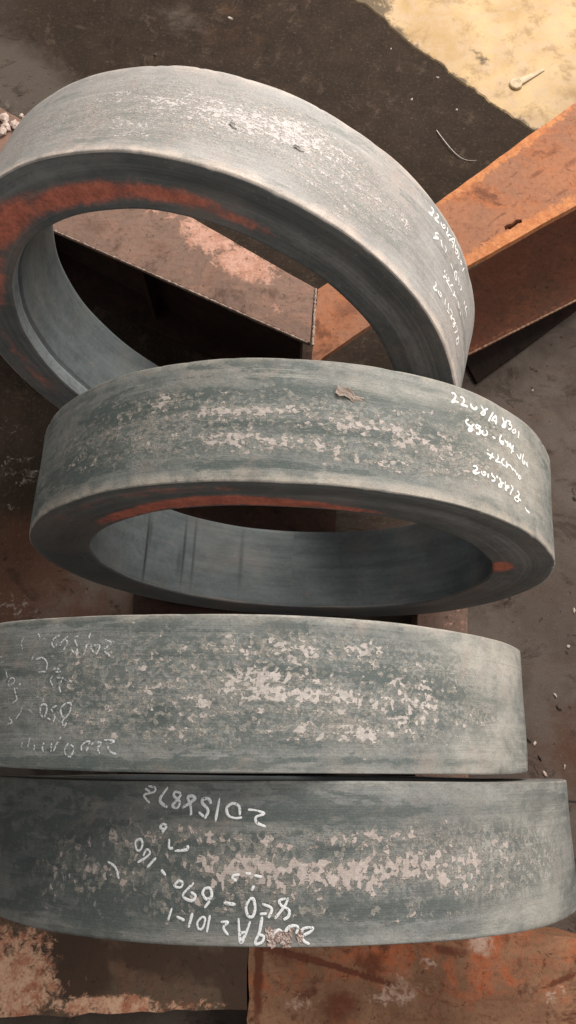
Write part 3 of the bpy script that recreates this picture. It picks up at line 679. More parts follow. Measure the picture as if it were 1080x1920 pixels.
def floor_material():
    q = NB('concrete_floor')
    p = q.obj()
    big = q.noise(p, 2.6, 7, 0.6, 0.3)
    mid = q.noise(p, 14, 8, 0.68, 0.2)
    sm = q.noise(p, 70, 6, 0.7)
    fine = q.noise(p, 330, 4, 0.7)
    col = q.mix(q.step(big, 0.38, 0.62), (0.083, 0.065, 0.054), (0.109, 0.088, 0.074))
    col = q.mix(q.step(mid, 0.42, 0.68, 0, 0.5), col, (0.058, 0.043, 0.035))
    col = q.mix(q.step(q.noise(p, 6, 6, 0.7, 0.6), 0.5, 0.7, 0, 0.4), col, (0.091, 0.058, 0.046))
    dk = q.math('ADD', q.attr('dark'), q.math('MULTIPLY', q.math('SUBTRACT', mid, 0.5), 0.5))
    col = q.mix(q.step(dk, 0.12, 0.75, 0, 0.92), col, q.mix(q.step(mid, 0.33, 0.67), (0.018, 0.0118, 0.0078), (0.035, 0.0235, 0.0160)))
    rd = q.math('ADD', q.attr('red'), q.math('MULTIPLY', q.math('SUBTRACT', mid, 0.5), 0.9))
    col = q.mix(q.step(rd, 0.2, 0.7, 0, 0.8), col, (0.085, 0.040, 0.025))
    wt = q.math('ADD', q.attr('white'), q.math('MULTIPLY', q.math('SUBTRACT', q.noise(p, 55, 7, 0.72, 0.7), 0.5), 2.2))
    col = q.mix(q.step(wt, 0.62, 0.85, 0, 0.8), col, q.mix(sm, (0.187, 0.160, 0.138), (0.275, 0.242, 0.215)))
    ls = q.math('ADD', q.attr('light'), q.math('MULTIPLY', q.math('SUBTRACT', mid, 0.5), 1.0))
    col = q.mix(q.step(ls, 0.25, 0.8, 0, 0.7), col, (0.121, 0.102, 0.085))
    st = q.noise(q.vec(p, (1, 1.6, 1), rot=(0, 0, 0.6)), 8, 9, 0.72, 0.8)
    col = q.mix(q.step(st, 0.53, 0.62, 0, 0.55), col, (0.026, 0.018, 0.013))
    st2 = q.noise(p, 12, 9, 0.75, 0.5)
    col = q.mix(q.step(st2, 0.55, 0.66, 0, 0.5), col, (0.105, 0.072, 0.053))
    gr = q.noise(p, 110, 6, 0.78, 0.3)
    col = q.mix(q.step(gr, 0.52, 0.68, 0, 0.4), col, (0.115, 0.09, 0.072))
    pit = q.step(q.noise(p, 42, 3, 0.5, 0.5), 0.66, 0.72)
    col = q.mix(q.math('MULTIPLY', pit, 0.7), col, (0.028, 0.021, 0.017))
    sp = q.step(q.noise(p, 150, 2, 0.5), 0.715, 0.74)
    col = q.mix(q.math('MULTIPLY', sp, 0.5), col, (0.176, 0.154, 0.132))
    col = q.mix(q.step(fine, 0.4, 0.75, 0, 0.35), col, (0.017, 0.013, 0.011))
    nb = q.bump(q.math('ADD', sm, q.math('MULTIPLY', fine, 0.3)), 0.0022, 0.6)
    nb = q.bump(q.math('SUBTRACT', 1.0, pit), 0.0015, 0.6, nb)
    return q.done(col, q.step(mid, 0.3, 0.7, 0.75, 0.9), nb, 0.07)


def grid_axis(lo, hi, fine_lo, fine_hi, d):
    a = list(np.arange(fine_lo, fine_hi + d / 2, d))
    x, s = fine_lo, d
    pre = []
    while x > lo:
        s *= 1.5
        x -= s
        pre.append(max(x, lo))
    x, s = a[-1], d
    post = []
    while x < hi:
        s *= 1.5
        x += s
        post.append(min(x, hi))
    return np.array(pre[::-1] + a + post)


gx = grid_axis(-6, 6, -1.0, 1.1, 0.018)
gy = grid_axis(-6, 6, -0.6, 2.3, 0.018)
GX, GY = np.meshgrid(gx, gy, indexing='ij')
nx_, ny_ = GX.shape
zz = np.zeros_like(GX)
me = bpy.data.meshes.new('floor')
ii = (np.arange(nx_ - 1)[:, None] * ny_ + np.arange(ny_ - 1)[None, :])
F = np.stack([ii, ii + ny_, ii + ny_ + 1, ii + 1], -1).reshape(-1, 4)
me.from_pydata(np.stack([GX, GY, zz], -1).reshape(-1, 3).tolist(), [], F.tolist())
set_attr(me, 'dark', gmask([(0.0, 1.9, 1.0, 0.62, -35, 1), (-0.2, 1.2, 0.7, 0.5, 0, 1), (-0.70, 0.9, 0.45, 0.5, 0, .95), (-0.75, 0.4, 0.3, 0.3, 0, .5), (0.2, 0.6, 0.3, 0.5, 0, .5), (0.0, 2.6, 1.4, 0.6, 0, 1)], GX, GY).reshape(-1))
set_attr(me, 'red', gmask([(-0.60, 0.42, 0.14, 0.13, 0, .9), (-0.45, 0.3, 0.3, 0.12, 0, .5), (0.62, 0.02, 0.14, 0.12, 0, .55), (-0.2, 2.0, 0.2, 0.15, 0, .3)], GX, GY).reshape(-1))
set_attr(me, 'white', gmask([(-0.63, 0.65, 0.10, 0.06, -30, .62), (-0.60, 0.33, 0.09, 0.05, -20, .62), (-0.68, 0.76, 0.08, 0.04, 0, .5), (-0.63, 0.57, .05, .03, 0, .5), (-0.78, 1.70, 0.12, 0.07, -25, .6), (-0.82, 1.85, 0.10, 0.08, -30, .4)], GX, GY).reshape(-1))
set_attr(me, 'light', gmask([(-0.78, 1.82, 0.30, 0.13, -35, .85), (-0.30, 2.02, 0.10, 0.08, -20, .45), (0.33, 1.75, .12, .06, -30, .25), (0.75, 0.75, 0.2, 0.2, 0, .2)], GX, GY).reshape(-1))
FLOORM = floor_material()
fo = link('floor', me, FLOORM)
fo['kind'] = 'structure'


# worn yellow floor coating at the upper right, with a ragged edge, as a thin layer of its own
def coat_material():
    q = NB('yellow_floor_coating')
    p = q.obj()
    big = q.noise(p, 4, 7, 0.62, 0.3)
    mid = q.noise(p, 19, 8, 0.68, 0.3)
    sm = q.noise(p, 85, 6, 0.7, 0.3)
    col = q.mix(q.step(big, 0.36, 0.64), (0.36, 0.235, 0.105), (0.50, 0.355, 0.185))
    col = q.mix(q.step(mid, 0.40, 0.66, 0, 0.7), col, (0.42, 0.305, 0.20))
    col = q.mix(q.step(q.noise(p, 15, 10, 0.76, 0.15), 0.50, 0.64, 0, 0.7), col, (0.26, 0.165, 0.075))
    dn = q.math('ADD', q.attr('dirt_shade'), q.math('MULTIPLY', q.math('SUBTRACT', q.noise(p, 34, 7, 0.72, 0.6), 0.5), 1.5))
    col = q.mix(q.step(dn, 0.30, 0.62, 0, 0.95), col, q.mix(sm, (0.045, 0.032, 0.019), (0.13, 0.088, 0.045)))
    col = q.mix(q.math('MULTIPLY', q.step(sm, 0.64, 0.70), 0.6), col, (0.16, 0.11, 0.06))
    nb = q.bump(q.math('ADD', sm, mid), 0.002, 0.6)
    return q.done(col, 0.6, nb, 0.3)


e0, e1 = np.array([0.02, 2.235]), np.array([1.62, 0.72])
dirv = (e1 - e0) / np.linalg.norm(e1 - e0)
nrm = np.array([-dirv[1], dirv[0]])
nA, nB_ = 230, 70
V = []
DT = []
Ltot = np.linalg.norm(e1 - e0) + 2.6
rr_ = np.cumsum(np.array([0.0] + [0.004 * 1.055 ** i for i in range(nB_ - 1)]))
for i in range(nA):
    s = -1.3 + Ltot * i / (nA - 1)
    rag = 0.008 * mnoise.fractal(Vector((s * 9, 3.1, 0)), 0.6, 2.1, 6) + 0.007 * mnoise.noise(Vector((s * 55, 9.7, 0)))
    bay = 0.07 * math.exp(-((s - 0.27) / 0.10) ** 2)
    for j in range(nB_):
        d = rr_[j] + (rag + bay * 0.35) * max(0.0, 1 - rr_[j] / 0.25)
        pt = e0 + dirv * s + nrm * d
        zc = 0.004 if j > 0 else 0.0005
        V.append((pt[0], pt[1], zc))
        vs_ = 0.5 + 0.9 * mnoise.fractal(Vector((s * 7, 1.7, 2.0)), 0.7, 2.0, 5)
        w = math.exp(-rr_[j] / (0.012 + 0.026 * max(0.0, vs_))) * max(0.35, min(1.0, 0.55 + 0.5 * vs_))
        w = max(w, 0.8 * math.exp(-((s - 0.26) / 0.10) ** 2 - (rr_[j] / 0.085) ** 2))
        w = max(w, 0.55 * math.exp(-((s - 0.62) / 0.05) ** 2 - ((rr_[j] - 0.10) / 0.022) ** 2))
        w = max(w, 0.4 * math.exp(-((s - 0.2) / 0.05) ** 2 - ((rr_[j] - 0.17) / 0.05) ** 2))
        DT.append(w)
F = []
for i in range(nA - 1):
    for j in range(nB_ - 1):
        a = i * nB_ + j
        F.append((a, a + nB_, a + nB_ + 1, a + 1))
me = bpy.data.meshes.new('painted_floor')
me.from_pydata(V, [], F)
set_attr(me, 'dirt_shade', DT)
po = link('painted_floor', me, coat_material())
if me.polygons[0].normal.z < 0:
    me.flip_normals()
po['kind'] = 'structure'

# crack in the floor at the right edge: a recessed dark seam, as a thin jagged strip
V, F = [], []
for i in range(26):
    x = 0.44 + i * 0.02
    y = -0.070 - 0.012 * (i / 6) * 0.35 + 0.006 * mnoise.noise(Vector((i * 0.9, 1.2, 0)))
    w = 0.0016 + 0.001 * abs(mnoise.noise(Vector((i * 1.7, 4, 0))))
    V += [(x, y - w, 0.0012), (x, y + w, 0.0012)]
    if i:
        a = 2 * i
        F.append((a - 2, a, a + 1, a - 1))
me = bpy.data.meshes.new('floor_crack')
me.from_pydata(V, [], F)
tag(link('floor_crack', me, plain_material('crack_dirt', (0.012, 0.009, 0.008), (0.03, 0.022, 0.018), 200)), kind='structure')


# ------------------------------------------------------------------ steel work
def plate(name, poly, z0, z1, mat, parent=None, hole=None, sub=0.03, rag=0.0, marks=None, bev=0.002, tilt=None):
    """flat steel plate from a plan outline, with real thickness, uneven edges and (optionally) a slot cut through"""
    def dens(lp):
        out = []
        for i, a in enumerate(lp):
            b = lp[(i + 1) % len(lp)]
            n = max(1, int(math.hypot(b[0] - a[0], b[1] - a[1]) / sub))
            for j in range(n):
                f = j / n
                x, y = a[0] + (b[0] - a[0]) * f, a[1] + (b[1] - a[1]) * f
                if rag:
                    x += rag * mnoise.fractal(Vector((x * 30, y * 30, z1 * 5)), 0.7, 2, 4)
                    y += rag * mnoise.fractal(Vector((x * 30 + 7, y * 30, z1 * 5)), 0.7, 2, 4)
                out.append((x, y))
        return out
    bm = bmesh.new()
    loops = [dens(poly)] + ([hole] if hole else [])
    for lp in loops:
        vs = [bm.verts.new((x, y, z1)) for x, y in lp]
        for i in range(len(vs)):
            bm.edges.new((vs[i], vs[(i + 1) % len(vs)]))
    bmesh.ops.triangle_fill(bm, use_beauty=True, use_dissolve=False, edges=bm.edges[:])
    for f in bm.faces:
        if f.normal.z < 0:
            f.normal_flip()
    # refine so that painted marks have vertices to sit on
    if marks is not None:
        def need(e):
            m = (e.verts[0].co + e.verts[1].co) / 2
            return e.calc_length() > (0.011 if abs(m.x) < 0.72 and -0.47 < m.y < 1.5 else 0.08)
        for _ in range(9):
            long_e = [e for e in bm.edges if need(e)]
            if not long_e:
                break
            bmesh.ops.subdivide_edges(bm, edges=long_e, cuts=1, use_grid_fill=False)
            bmesh.ops.triangulate(bm, faces=bm.faces[:])
    top = bm.faces[:]
    r = bmesh.ops.extrude_face_region(bm, geom=top)
    vs = [v for v in r['geom'] if isinstance(v, bmesh.types.BMVert)]
    for v in vs:
        v.co.z = z0
    for f in top:
        pass
    bmesh.ops.recalc_face_normals(bm, faces=bm.faces[:])
    if tilt is not None:
        for v in bm.verts:
            v.co.z += tilt(v.co.x, v.co.y)
    me = bpy.data.meshes.new(name)
    bm.to_mesh(me)
    bm.free()
    co_ = np.empty(len(me.vertices) * 3)
    me.vertices.foreach_get('co', co_)
    co_ = co_.reshape(-1, 3)
    mk = marks or {}
    for ch in ('dirt_shade', 'light'):
        set_attr(me, ch, gmask(mk.get(ch, []), co_[:, 0], co_[:, 1]))
    o = link(name, me, mat, parent)
    if bev:
        md = o.modifiers.new('Bevel', 'BEVEL')
        md.width = bev
        md.segments = 2
        md.limit_method = 'ANGLE'
        md.angle_limit = R_(50)
    return o


def beam_web(name, pts, z0, z1, th, mat, parent):
    a, b = np.array(pts[0]), np.array(pts[1])
    d = (b - a) / np.linalg.norm(b - a)
    nn = np.array([-d[1], d[0]]) * th / 2
    return plate(name, [tuple(a + nn), tuple(a - nn), tuple(b - nn), tuple(b + nn)], z0, z1, mat, parent, bev=0)


def lerp(a, b, t):
    return (a[0] + (b[0] - a[0]) * t, a[1] + (b[1] - a[1]) * t)


RUST_OR = rust_material('orange_rust', 3.0, (0.315, 0.140, 0.078), (0.25, 0.125, 0.078), (0.35, 0.125, 0.056), (0.120, 0.054, 0.034), 0.25, 0.62, light=((0.40, 0.145, 0.058), (0.50, 0.215, 0.092)), scr=0.2, cs=9)
RUST_DK = rust_material('brown_rust', 11.0, (0.145, 0.052, 0.032), (0.105, 0.052, 0.034), (0.175, 0.066, 0.038), (0.050, 0.028, 0.020), -0.5, 0.4, scr=0.2)
RUST_PK = rust_material('pink_rust', 17.0, (0.235, 0.150, 0.116), (0.185, 0.122, 0.096), (0.27, 0.155, 0.115), (0.090, 0.058, 0.045), 0.5, 0.8, light=((0.42, 0.22, 0.155), (0.58, 0.34, 0.26)), scr=0.25)
RUST_BK = rust_material('black_brown_steel', 23.0, (0.040, 0.022, 0.017), (0.030, 0.020, 0.016), (0.055, 0.026, 0.019), (0.018, 0.013, 0.011), 0.2, 0.5, scr=0.2)
RUST_MX = rust_material('patchy_rust', 29.0, (0.165, 0.105, 0.072), (0.135, 0.095, 0.066), (0.19, 0.098, 0.062), (0.055, 0.036, 0.027), 0.45, 0.55, 0.9, cs=12, light=((0.50, 0.20, 0.115), (0.82, 0.50, 0.33)), scr=0.25)
RUST_RD = rust_material('red_rust', 37.0, (0.33, 0.180, 0.105), (0.19, 0.100, 0.060), (0.46, 0.105, 0.038), (0.085, 0.030, 0.018), -0.35, 0.75, 0.85, cs=7, light=((0.33, 0.19, 0.13), (0.50, 0.35, 0.27)), scr=0.3)
SHADE_BB = rust_material('shadow_black_steel', 31.0, (0.018, 0.011, 0.009), (0.014, 0.010, 0.008), (0.026, 0.013, 0.010), (0.008, 0.006, 0.005), 0.2, 0.5, scr=0.2)
WELD = plain_material('weld_metal', (0.16, 0.10, 0.075), (0.44, 0.33, 0.27), 160, 0.7, 0.002)

def bead(name, a, b, r, mat, parent, n=46):
    V, F = [], []
    a, b = Vector(a), Vector(b)
    d = (b - a).normalized()
    s = d.cross(Vector((0, 0, 1))).normalized()
    for i in range(n):
        p = a + (b - a) * i / (n - 1)
        rad = r * (1 + 0.35 * math.sin(i * 1.9) + 0.5 * mnoise.noise(Vector((i * 0.8, 2, r * 100))))
        for j in range(7):
            t = 2 * math.pi * j / 7
            V.append(tuple(p + s * (math.cos(t) * rad) + Vector((0, 0, math.sin(t) * rad))))
    for i in range(n - 1):
        for j in range(7):
            F.append((i * 7 + j, i * 7 + (j + 1) % 7, (i + 1) * 7 + (j + 1) % 7, (i + 1) * 7 + j))
    me = bpy.data.meshes.new(name)
    me.from_pydata(V, [], F)
    me.polygons.foreach_set('use_smooth', np.ones(len(F), dtype=bool))
    return link(name, me, mat, parent)



TANB = plain_material('tan_edge_highlight', (0.22, 0.12, 0.075), (0.42, 0.26, 0.17), 120, 0.7, 0.002)


def bead_(n, a, b):
    return bead(n, a, b, 0.0024, TANB, None, 120)


BH = 0.30
# orange beam at the right
rb = empty('rusty_beam', (0.6, 1.15, 0), 'orange rusty steel beam running to the upper right behind the back ring', 'steel beam', 'rusty H-beams behind the rings')


def under(o, e):
    o.parent = e
    o.matrix_parent_inverse = Matrix.Translation(-Vector(e.location))
    return o


Rn0, Rn1 = (0.049, 0.785), (1.30, 1.545)
Rn1 = (0.626 + 0.461 * 1.5, 1.156 + 0.295 * 1.5)
Rf0, Rf1 = (0.062, 0.945), (0.656 + 0.331 * 2.0, 1.438 + 0.275 * 2.0)
sl = []
for i in range(16):
    t = 2 * math.pi * i / 16
    lx, ly = 0.0225 * math.copysign(abs(math.cos(t)) ** 0.6, math.cos(t)), 0.0072 * math.copysign(abs(math.sin(t)) ** 0.6, math.sin(t))
    ca, sa = math.cos(R_(31)), math.sin(R_(31))
    lx *= 1 + 0.10 * math.sin(i * 2.3)
    ly *= 0.75 + 0.35 * math.sin(i * 4.1 + 1)
    sl.append((0.485 + ca * lx - sa * ly, 1.107 + sa * lx + ca * ly))
under(plate('top_flange', [(0.0455, 0.757), (0.072, 0.788), (0.165, 0.858), (0.378, 1.002), (0.626, 1.156), Rn1, Rf1, (0.656, 1.438), (0.325, 1.163), Rf0], BH - 0.018, BH, RUST_OR, None, hole=sl, rag=0.0018, bev=0.004,
            marks={'dirt_shade': [(0.485, 1.107, 0.030, 0.011, 31, .6), (0.58, 1.29, .05, .010, 35, .5), (0.12, 0.89, .05, .05, 0, .45), (0.60, 1.19, .022, .008, 30, .6), (0.49, 1.23, .04, .005, 40, .5),
                            (0.43, 1.07, .07, .0045, 47, .62), (0.46, 1.13, .10, .005, 42, .6), (0.40, 1.09, .05, .004, 30, .5), (0.55, 1.24, .035, .009, 38, .6), (0.63, 1.27, .04, .012, 36, .55), (0.62, 1.36, .03, .008, 40, .4), (0.385, 1.17, .02, .010, 40, .45), (0.57, 1.17, .02, .004, 30, .5), (0.52, 1.17, .06, .003, 36, .5)],
                   'light': [(0.49, 1.30, 0.30, 0.022, 39.7, .75), (0.50, 1.09, 0.26, 0.022, 31.9, .75), (0.20, .96, .10, .02, 33, .4)]}), rb)
wn0, wn1 = lerp(Rn0, Rf0, 0.5), lerp(Rn1, Rf1, 0.5)
under(beam_web('web', [(0.37, 1.12), (wn1[0], wn1[1])], 0.085, BH - 0.018, 0.014, RUST_DK, None), rb)
Bn0 = (0.437 - 0.263 * 0.3, 0.931 - 0.142 * 0.3)
Bn1 = (0.700 + 0.263 * 2.0, 1.073 + 0.142 * 2.0)
under(plate('bottom_flange', [Bn0, (0.437, 0.931), (0.70, 1.073), Bn1, (Bn1[0] + 0.02, Bn1[1] + 0.40), (0.40, 1.12)], 0.044, 0.060, RUST_DK, None, rag=0.001, marks={'light': [(0.43, .935, .4, .008, 28.5, .5)]}), rb)
under(bead_('edge_bead', (0.37, 0.895, 0.058), (0.80, 1.127, 0.058)), rb)  # bead and the pale marks above paint in the flange edge's highlight

# pinkish beam seen through the back ring
lb = empty('rusty_beam', (-0.3, 1.1, 0), 'pinkish rusty steel beam seen through the hole of the back ring', 'steel beam', 'rusty H-beams behind the rings')
Ln0, Ln1 = (0.0445, 0.822), (-0.505 - 0.549 * 1.4, 1.095 + 0.273 * 1.4)
Lf0, Lf1 = (0.0565, 0.950), (-0.655 - 0.711 * 0.9, 1.423 + 0.473 * 0.9)
under(plate('top_flange', [Ln1, (-0.505, 1.095), Ln0, Lf0, (-0.655, 1.423), Lf1], BH - 0.016, BH - 0.001, RUST_PK, None, rag=0.0012,
            marks={'dirt_shade': [(-0.42, 1.10, 0.05, 0.03, 0, .45), (-0.28, 1.06, .12, .05, -25, .35), (0.0, 0.86, .05, .03, -20, .3), (-0.03, 0.94, .02, .02, 0, .55), (-0.15, 1.0, .03, .10, -20, .3), (-0.70, 1.43, .12, .03, -30, .4)],
                   'light': [(-0.09, 1.01, 0.075, 0.045, -25, .85), (-0.17, 1.08, 0.08, 0.05, -30, .7), (-0.31, 1.17, .10, .035, -30, .5), (-0.02, .90, .02, .02, 0, .4)]}), lb)  # pale marks paint in the pool of light coming through the ring
under(beam_web('web', [(0.03, 0.888), lerp(Ln1, Lf1, 0.5)], 0.016, BH - 0.016, 0.012, RUST_BK, None), lb)  # near-black web, flange and stiffeners have the beam's shade in their colour
under(plate('bottom_flange', [(Ln1[0], Ln1[1] + 0.01), (-0.505, 1.105), (0.0445, 0.832), Lf0, (-0.655, 1.423), Lf1], 0.002, 0.016, RUST_BK, None, rag=0.001), lb)
under(beam_web('stiffener', [(-0.329, 1.045), (-0.317, 1.08)], 0.016, BH - 0.016, 0.010, RUST_BK, None), lb)
under(beam_web('stiffener', [(-0.62, 1.165), (-0.60, 1.25)], 0.016, BH - 0.016, 0.010, RUST_BK, None), lb)


under(bead('weld_bead', (0.0505, 0.815, BH), (0.0585, 0.948, BH), 0.0026, WELD, None), lb)
under(bead('edge_bead', (-0.505, 1.0945, BH - 0.003), (0.040, 0.823, BH - 0.003), 0.0022, WELD, None, 110), lb)

# plate below the orange beam, near-black to stand in for its shadow
tag(plate('steel_plate', [(0.455, 0.874), (0.722, 1.078), (0.99, 1.285), (0.93, 1.32), (0.70, 1.17), (0.405, 0.99)], 0.001, 0.012, SHADE_BB, rag=0.0015),
    'flat steel plate below the orange beam, near-black in place of its shadow', 'steel plate')
# broad dark plate under the rings
tag(plate('steel_plate', [(-0.36, -0.19), (0.10, -0.19), (0.112, 0.30), (0.108, 0.72), (-0.33, 0.72)], 0.001, 0.0115, RUST_BK, rag=0.002),
    'broad dark red-brown steel plate lying under the standing rings', 'steel plate')
# chocking bar along the right of the rings
tag(plate('steel_bar', [(0.243, -0.165), (0.350, -0.165), (0.383, 0.38), (0.277, 0.38)], 0.0, 0.090, RUST_PK, rag=0.0012, marks={'light': [(0.35, .28, .03, .06, 0, .35)], 'dirt_shade': [(0.30, 0.27, .04, .05, 0, .5)]}),
    'squared rusty steel bar wedged under the right side of the rings', 'steel bar')
# rusty slabs in the foreground
fl = tag(plate('steel_slab', [(-0.95, -0.235), (-0.0748, -0.235), (-0.0748, -0.431), (-0.33, -0.437), (-0.50, -0.444), (-0.95, -0.452)], 0.0, 0.090, RUST_MX, rag=0.006, bev=0.006,
          marks={'dirt_shade': [(-0.385, -0.375, 0.055, 0.05, 0, 1.0), (-0.16, -0.36, 0.13, 0.045, 0, .62), (-0.095, -0.36, .03, .14, 0, .95), (-0.42, -0.33, .10, .03, 0, .8), (-0.25, -0.34, .12, .035, 0, .65), (-0.46, -0.435, .04, .012, 0, .5)],  # dark middle paints in a cast shadow, with dirt round the seam
                 'light': [(-0.52, -0.39, 0.10, 0.07, 0, .85), (-0.33, -0.425, 0.12, 0.020, 0, .75), (-0.2, -0.425, .10, .012, 0, .5), (-0.50, -.33, .07, .05, 0, .6)]}),  # pale crust; the left patches also paint in the lit area
         'rough rusty slab at the bottom left, pale crust along its front edge', 'steel slab')
tag(plate('steel_slab', [(-0.0728, -0.235), (0.44, -0.296), (0.95, -0.40), (0.95, -0.75), (-0.0728, -0.75)], 0.0, 0.092, RUST_RD, rag=0.004, bev=0.006,
          marks={'dirt_shade': [(0.0, -0.34, 0.05, 0.03, 0, .5), (0.02, -0.345, 0.15, 0.005, -14, .9), (0.10, -0.365, 0.14, 0.006, -16, .9), (0.15, -0.355, 0.04, 0.03, 0, .6), (0.30, -0.335, .05, .012, -10, .6), (0.10, -0.425, .05, .04, 0, .5), (0.40, -0.31, .03, .03, 0, .4), (0.50, -0.385, .05, .006, 20, .7), (-0.055, -0.36, .012, .12, 0, .7), (0.26, -0.41, .2, .006, -18, .5)],
                 'light': [(0.36, -0.325, 0.030, 0.022, 0, .75), (0.20, -0.40, .07, .03, 10, .5), (0.02, -0.42, .05, .02, 0, .45), (0.25, -0.36, .04, .02, 20, .45), (0.40, -0.37, .04, .03, 0, .3), (0.48, -0.41, .05, .03, 0, .4)]}),
    'red-brown rusty slab with dark diagonal scratches at the bottom right', 'steel slab')

# ------------------------------------------------------------------ small things on the floor
CH_W = plain_material('pale_chip', (0.36, 0.30, 0.25), (0.54, 0.47, 0.41), 150)
CH_D = plain_material('dark_chip', (0.035, 0.028, 0.024), (0.08, 0.06, 0.05), 150)
CH_P = plain_material('plaster_crumb', (0.42, 0.31, 0.26), (0.60, 0.49, 0.43), 90, 0.85, 0.006)


def chip_mesh(seed, lx, ly, hz):
    r = random.Random(seed)
    bm = bmesh.new()
    n = 7
    bot, topv = [], []
    for i in range(n):
        t = 2 * math.pi * i / n
        k = r.uniform(0.65, 1.1)
        bot.append(bm.verts.new((math.cos(t) * lx * k, math.sin(t) * ly * k, 0)))
        topv.append(bm.verts.new((math.cos(t) * lx * k * 0.78, math.sin(t) * ly * k * 0.78, hz * r.uniform(0.6, 1.2))))
    c = bm.verts.new((r.uniform(-.2, .2) * lx, 0, hz * 1.25))
    for i in range(n):
        j = (i + 1) % n
        bm.faces.new((bot[i], bot[j], topv[j], topv[i]))
        bm.faces.new((topv[i], topv[j], c))
    bm.faces.new(bot[::-1])
    me = bpy.data.meshes.new('stone_chip')
    bm.to_mesh(me)
    bm.free()
    return me


chips = [
    (0.613, 0.243, .006, .004, 30, 'w', 'pale chip on bare floor near the right edge, level with the third ring top'),
    (0.574, 0.139, .007, .0035, 120, 'w', 'pale chip on the floor just above a dark sliver, right of the third ring'),
    (0.580, 0.112, .008, .004, 125, 'd', 'dark sliver on the floor just below a pale chip, right of the third ring'),
    (0.510, 0.046, .008, .005, 140, 'd', 'dark flake touching the right side of the third ring'),
    (0.521, 0.038, .008, .004, 60, 'w', 'pale broken flake beside the dark flake, right of the third ring'),
    (0.529, 0.010, .008, .003, 120, 'd', 'thin dark flake on the floor between the broken flake and the front ring'),
    (0.579, -0.008, .007, .0025, 80, 'w', 'upright narrow pale chip near the upper right corner of the front ring'),
    (0.537, -0.022, .008, .004, 130, 'p', 'pinkish chip on the floor by the top right corner of the front ring'),
    (-0.165, 2.029, .010, .005, 150, 'w', 'pale chip on the dark floor at the top, above the back ring'),
    (-0.372, 1.897, .008, .007, 20, 'd', 'dark round lump on the floor just above the back ring'),
    (0.340, 1.739, .005, .004, 20, 'w', 'pale chip lying alone on dark floor between the back ring and the wire'),
    (0.290, 1.916, .004, .003, 70, 'w', 'tiny pale chip near the yellow floor, highest of the specks along its edge'),
    (0.415, 1.815, .005, .003, 0, 'w', 'tiny pale chip beside the middle of the yellow floor edge'),
    (0.461, 1.703, .005, .004, 45, 'w', 'tiny pale chip between the curved wire and the yellow floor'),
    (0.591, 0.859, .004, .003, 45, 'w', 'tiny white chip on bare floor below the orange beam'),
    (0.664, 0.584, .006, .006, 0, 'd', 'dark crumb on the floor at the right edge, beside the second ring'),
    (0.634, 0.322, .004, .009, 0, 'w', 'narrow pale flake at the right picture edge, below the second ring'),
]
cm = {'w': CH_W, 'd': CH_D, 'p': CH_P}
for i, (x, y, lx, ly, rt, kd, lab) in enumerate(chips):
    o = link('stone_chip', chip_mesh(i + 3, lx, ly, 0.0035), cm[kd])
    o.location = (x, y, 0.0003)
    o.rotation_euler = (0, 0, R_(rt))
    tag(o, lab, 'chip', 'chips scattered on the floor')

# curved wire on the floor
cu = smooth_line([(0.402, 1.633), (0.414, 1.607), (0.437, 1.568), (0.458, 1.545), (0.478, 1.536), (0.504, 1.536)], 8)
V, F = [], []
for i, p in enumerate(cu):
    rad = 0.0010 * (1.15 - 0.8 * abs(i / (len(cu) - 1) - 0.25))
    d = cu[min(i + 1, len(cu) - 1)] - cu[max(i - 1, 0)]
    L = math.hypot(*d)
    nx, ny = -d[1] / L, d[0] / L
    zc = 0.0035 + 0.003 * math.sin(i * 0.12)
    for j in range(8):
        t = 2 * math.pi * j / 8
        V.append((p[0] + nx * math.cos(t) * rad, p[1] + ny * math.cos(t) * rad, zc + math.sin(t) * rad))
for i in range(len(cu) - 1):
    for j in range(8):
        F.append((i * 8 + j, i * 8 + (j + 1) % 8, i * 8 + 8 + (j + 1) % 8, i * 8 + 8 + j))
me = bpy.data.meshes.new('wire')
me.from_pydata(V, [], F)
me.polygons.foreach_set('use_smooth', np.ones(len(F), dtype=bool))
tag(link('wire', me, plain_material('pale_wire', (0.40, 0.36, 0.32), (0.62, 0.57, 0.52), 90, 0.5)), 'thin pale curved wire on the dark floor near the orange beam', 'wire')

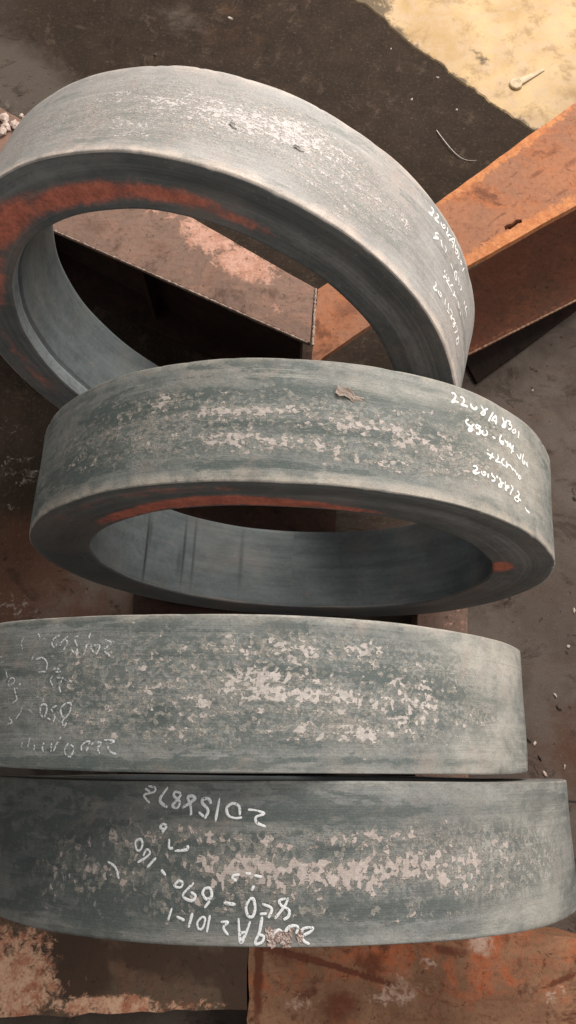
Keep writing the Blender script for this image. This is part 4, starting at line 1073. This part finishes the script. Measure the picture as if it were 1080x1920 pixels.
# white nozzle-like scrap on the yellow floor: a ring-shaped head with a tapering flattened tail
sc_ = empty('plastic_scrap', (0.628, 1.785, 0.004), 'white scrap with a round head and a tapering tail on the yellow floor', 'scrap')
sc_.rotation_euler = (0, 0, R_(33))
WHT = plain_material('white_plastic', (0.42, 0.32, 0.20), (0.53, 0.43, 0.30), 60, 0.6, 0.001)
bm = bmesh.new()
prev = None
for i in range(12):
    f = i / 11
    x = 0.014 + 0.085 * f
    w, hh = 0.0105 - 0.0060 * f, 0.0055 - 0.0035 * f
    ringv = [bm.verts.new((x, math.cos(2 * math.pi * j / 12) * w, hh * 0.9 + math.sin(2 * math.pi * j / 12) * hh * 0.9)) for j in range(12)]
    if prev:
        for j in range(12):
            bm.faces.new((prev[j], prev[(j + 1) % 12], ringv[(j + 1) % 12], ringv[j]))
    prev = ringv
bm.faces.new(prev)
me = bpy.data.meshes.new('tail')
bm.to_mesh(me)
bm.free()
link('tail', me, WHT, sc_)
bm = bmesh.new()
pr = [(0.0165, 0.0), (0.0180, 0.003), (0.017, 0.007), (0.0145, 0.009), (0.011, 0.0082), (0.0085, 0.006), (0.0, 0.006)]
rows = [[bm.verts.new((r * math.cos(2 * math.pi * j / 24), r * math.sin(2 * math.pi * j / 24), z)) for j in range(24)] for r, z in pr[:-1]]
for a, b in zip(rows[:-1], rows[1:]):
    for j in range(24):
        bm.faces.new((a[j], a[(j + 1) % 24], b[(j + 1) % 24], b[j]))
bm.faces.new(rows[-1])
for f in bm.faces:
    f.smooth = True
me = bpy.data.meshes.new('head')
bm.to_mesh(me)
bm.free()
link('head', me, WHT, sc_)

# crumbled plaster on the end of the pink beam, left edge
labs = ['plaster crumb on the pink beam at the left edge', 'pinkish plaster lump heaped on the far edge of the pink beam']
r = random.Random(5)
V, F = [], []
heap = bmesh.new()
for i in range(46):
    t = r.random()
    x = -0.745 + 0.17 * t + r.gauss(0, .012)
    y = 1.48 - 0.66 * (x + 0.745) - 0.022 + r.gauss(0, 0.022)
    s = r.uniform(0.004, 0.013)
    m = bmesh.ops.create_icosphere(heap, subdivisions=1, radius=s)
    for v in m['verts']:
        n_ = 1 + 0.35 * mnoise.noise(v.co * 160 + Vector((i, 0, 0)))
        v.co = v.co * n_
        v.co.z *= 0.6
        v.co += Vector((x, y, BH - 0.001 + s * 0.45))
me = bpy.data.meshes.new('plaster_crumbs')
heap.to_mesh(me)
heap.free()
tag(link('plaster_crumbs', me, CH_P), 'loose heap of pale pinkish plaster crumbs on the pink beam, far left', 'crumbs', kind='stuff')
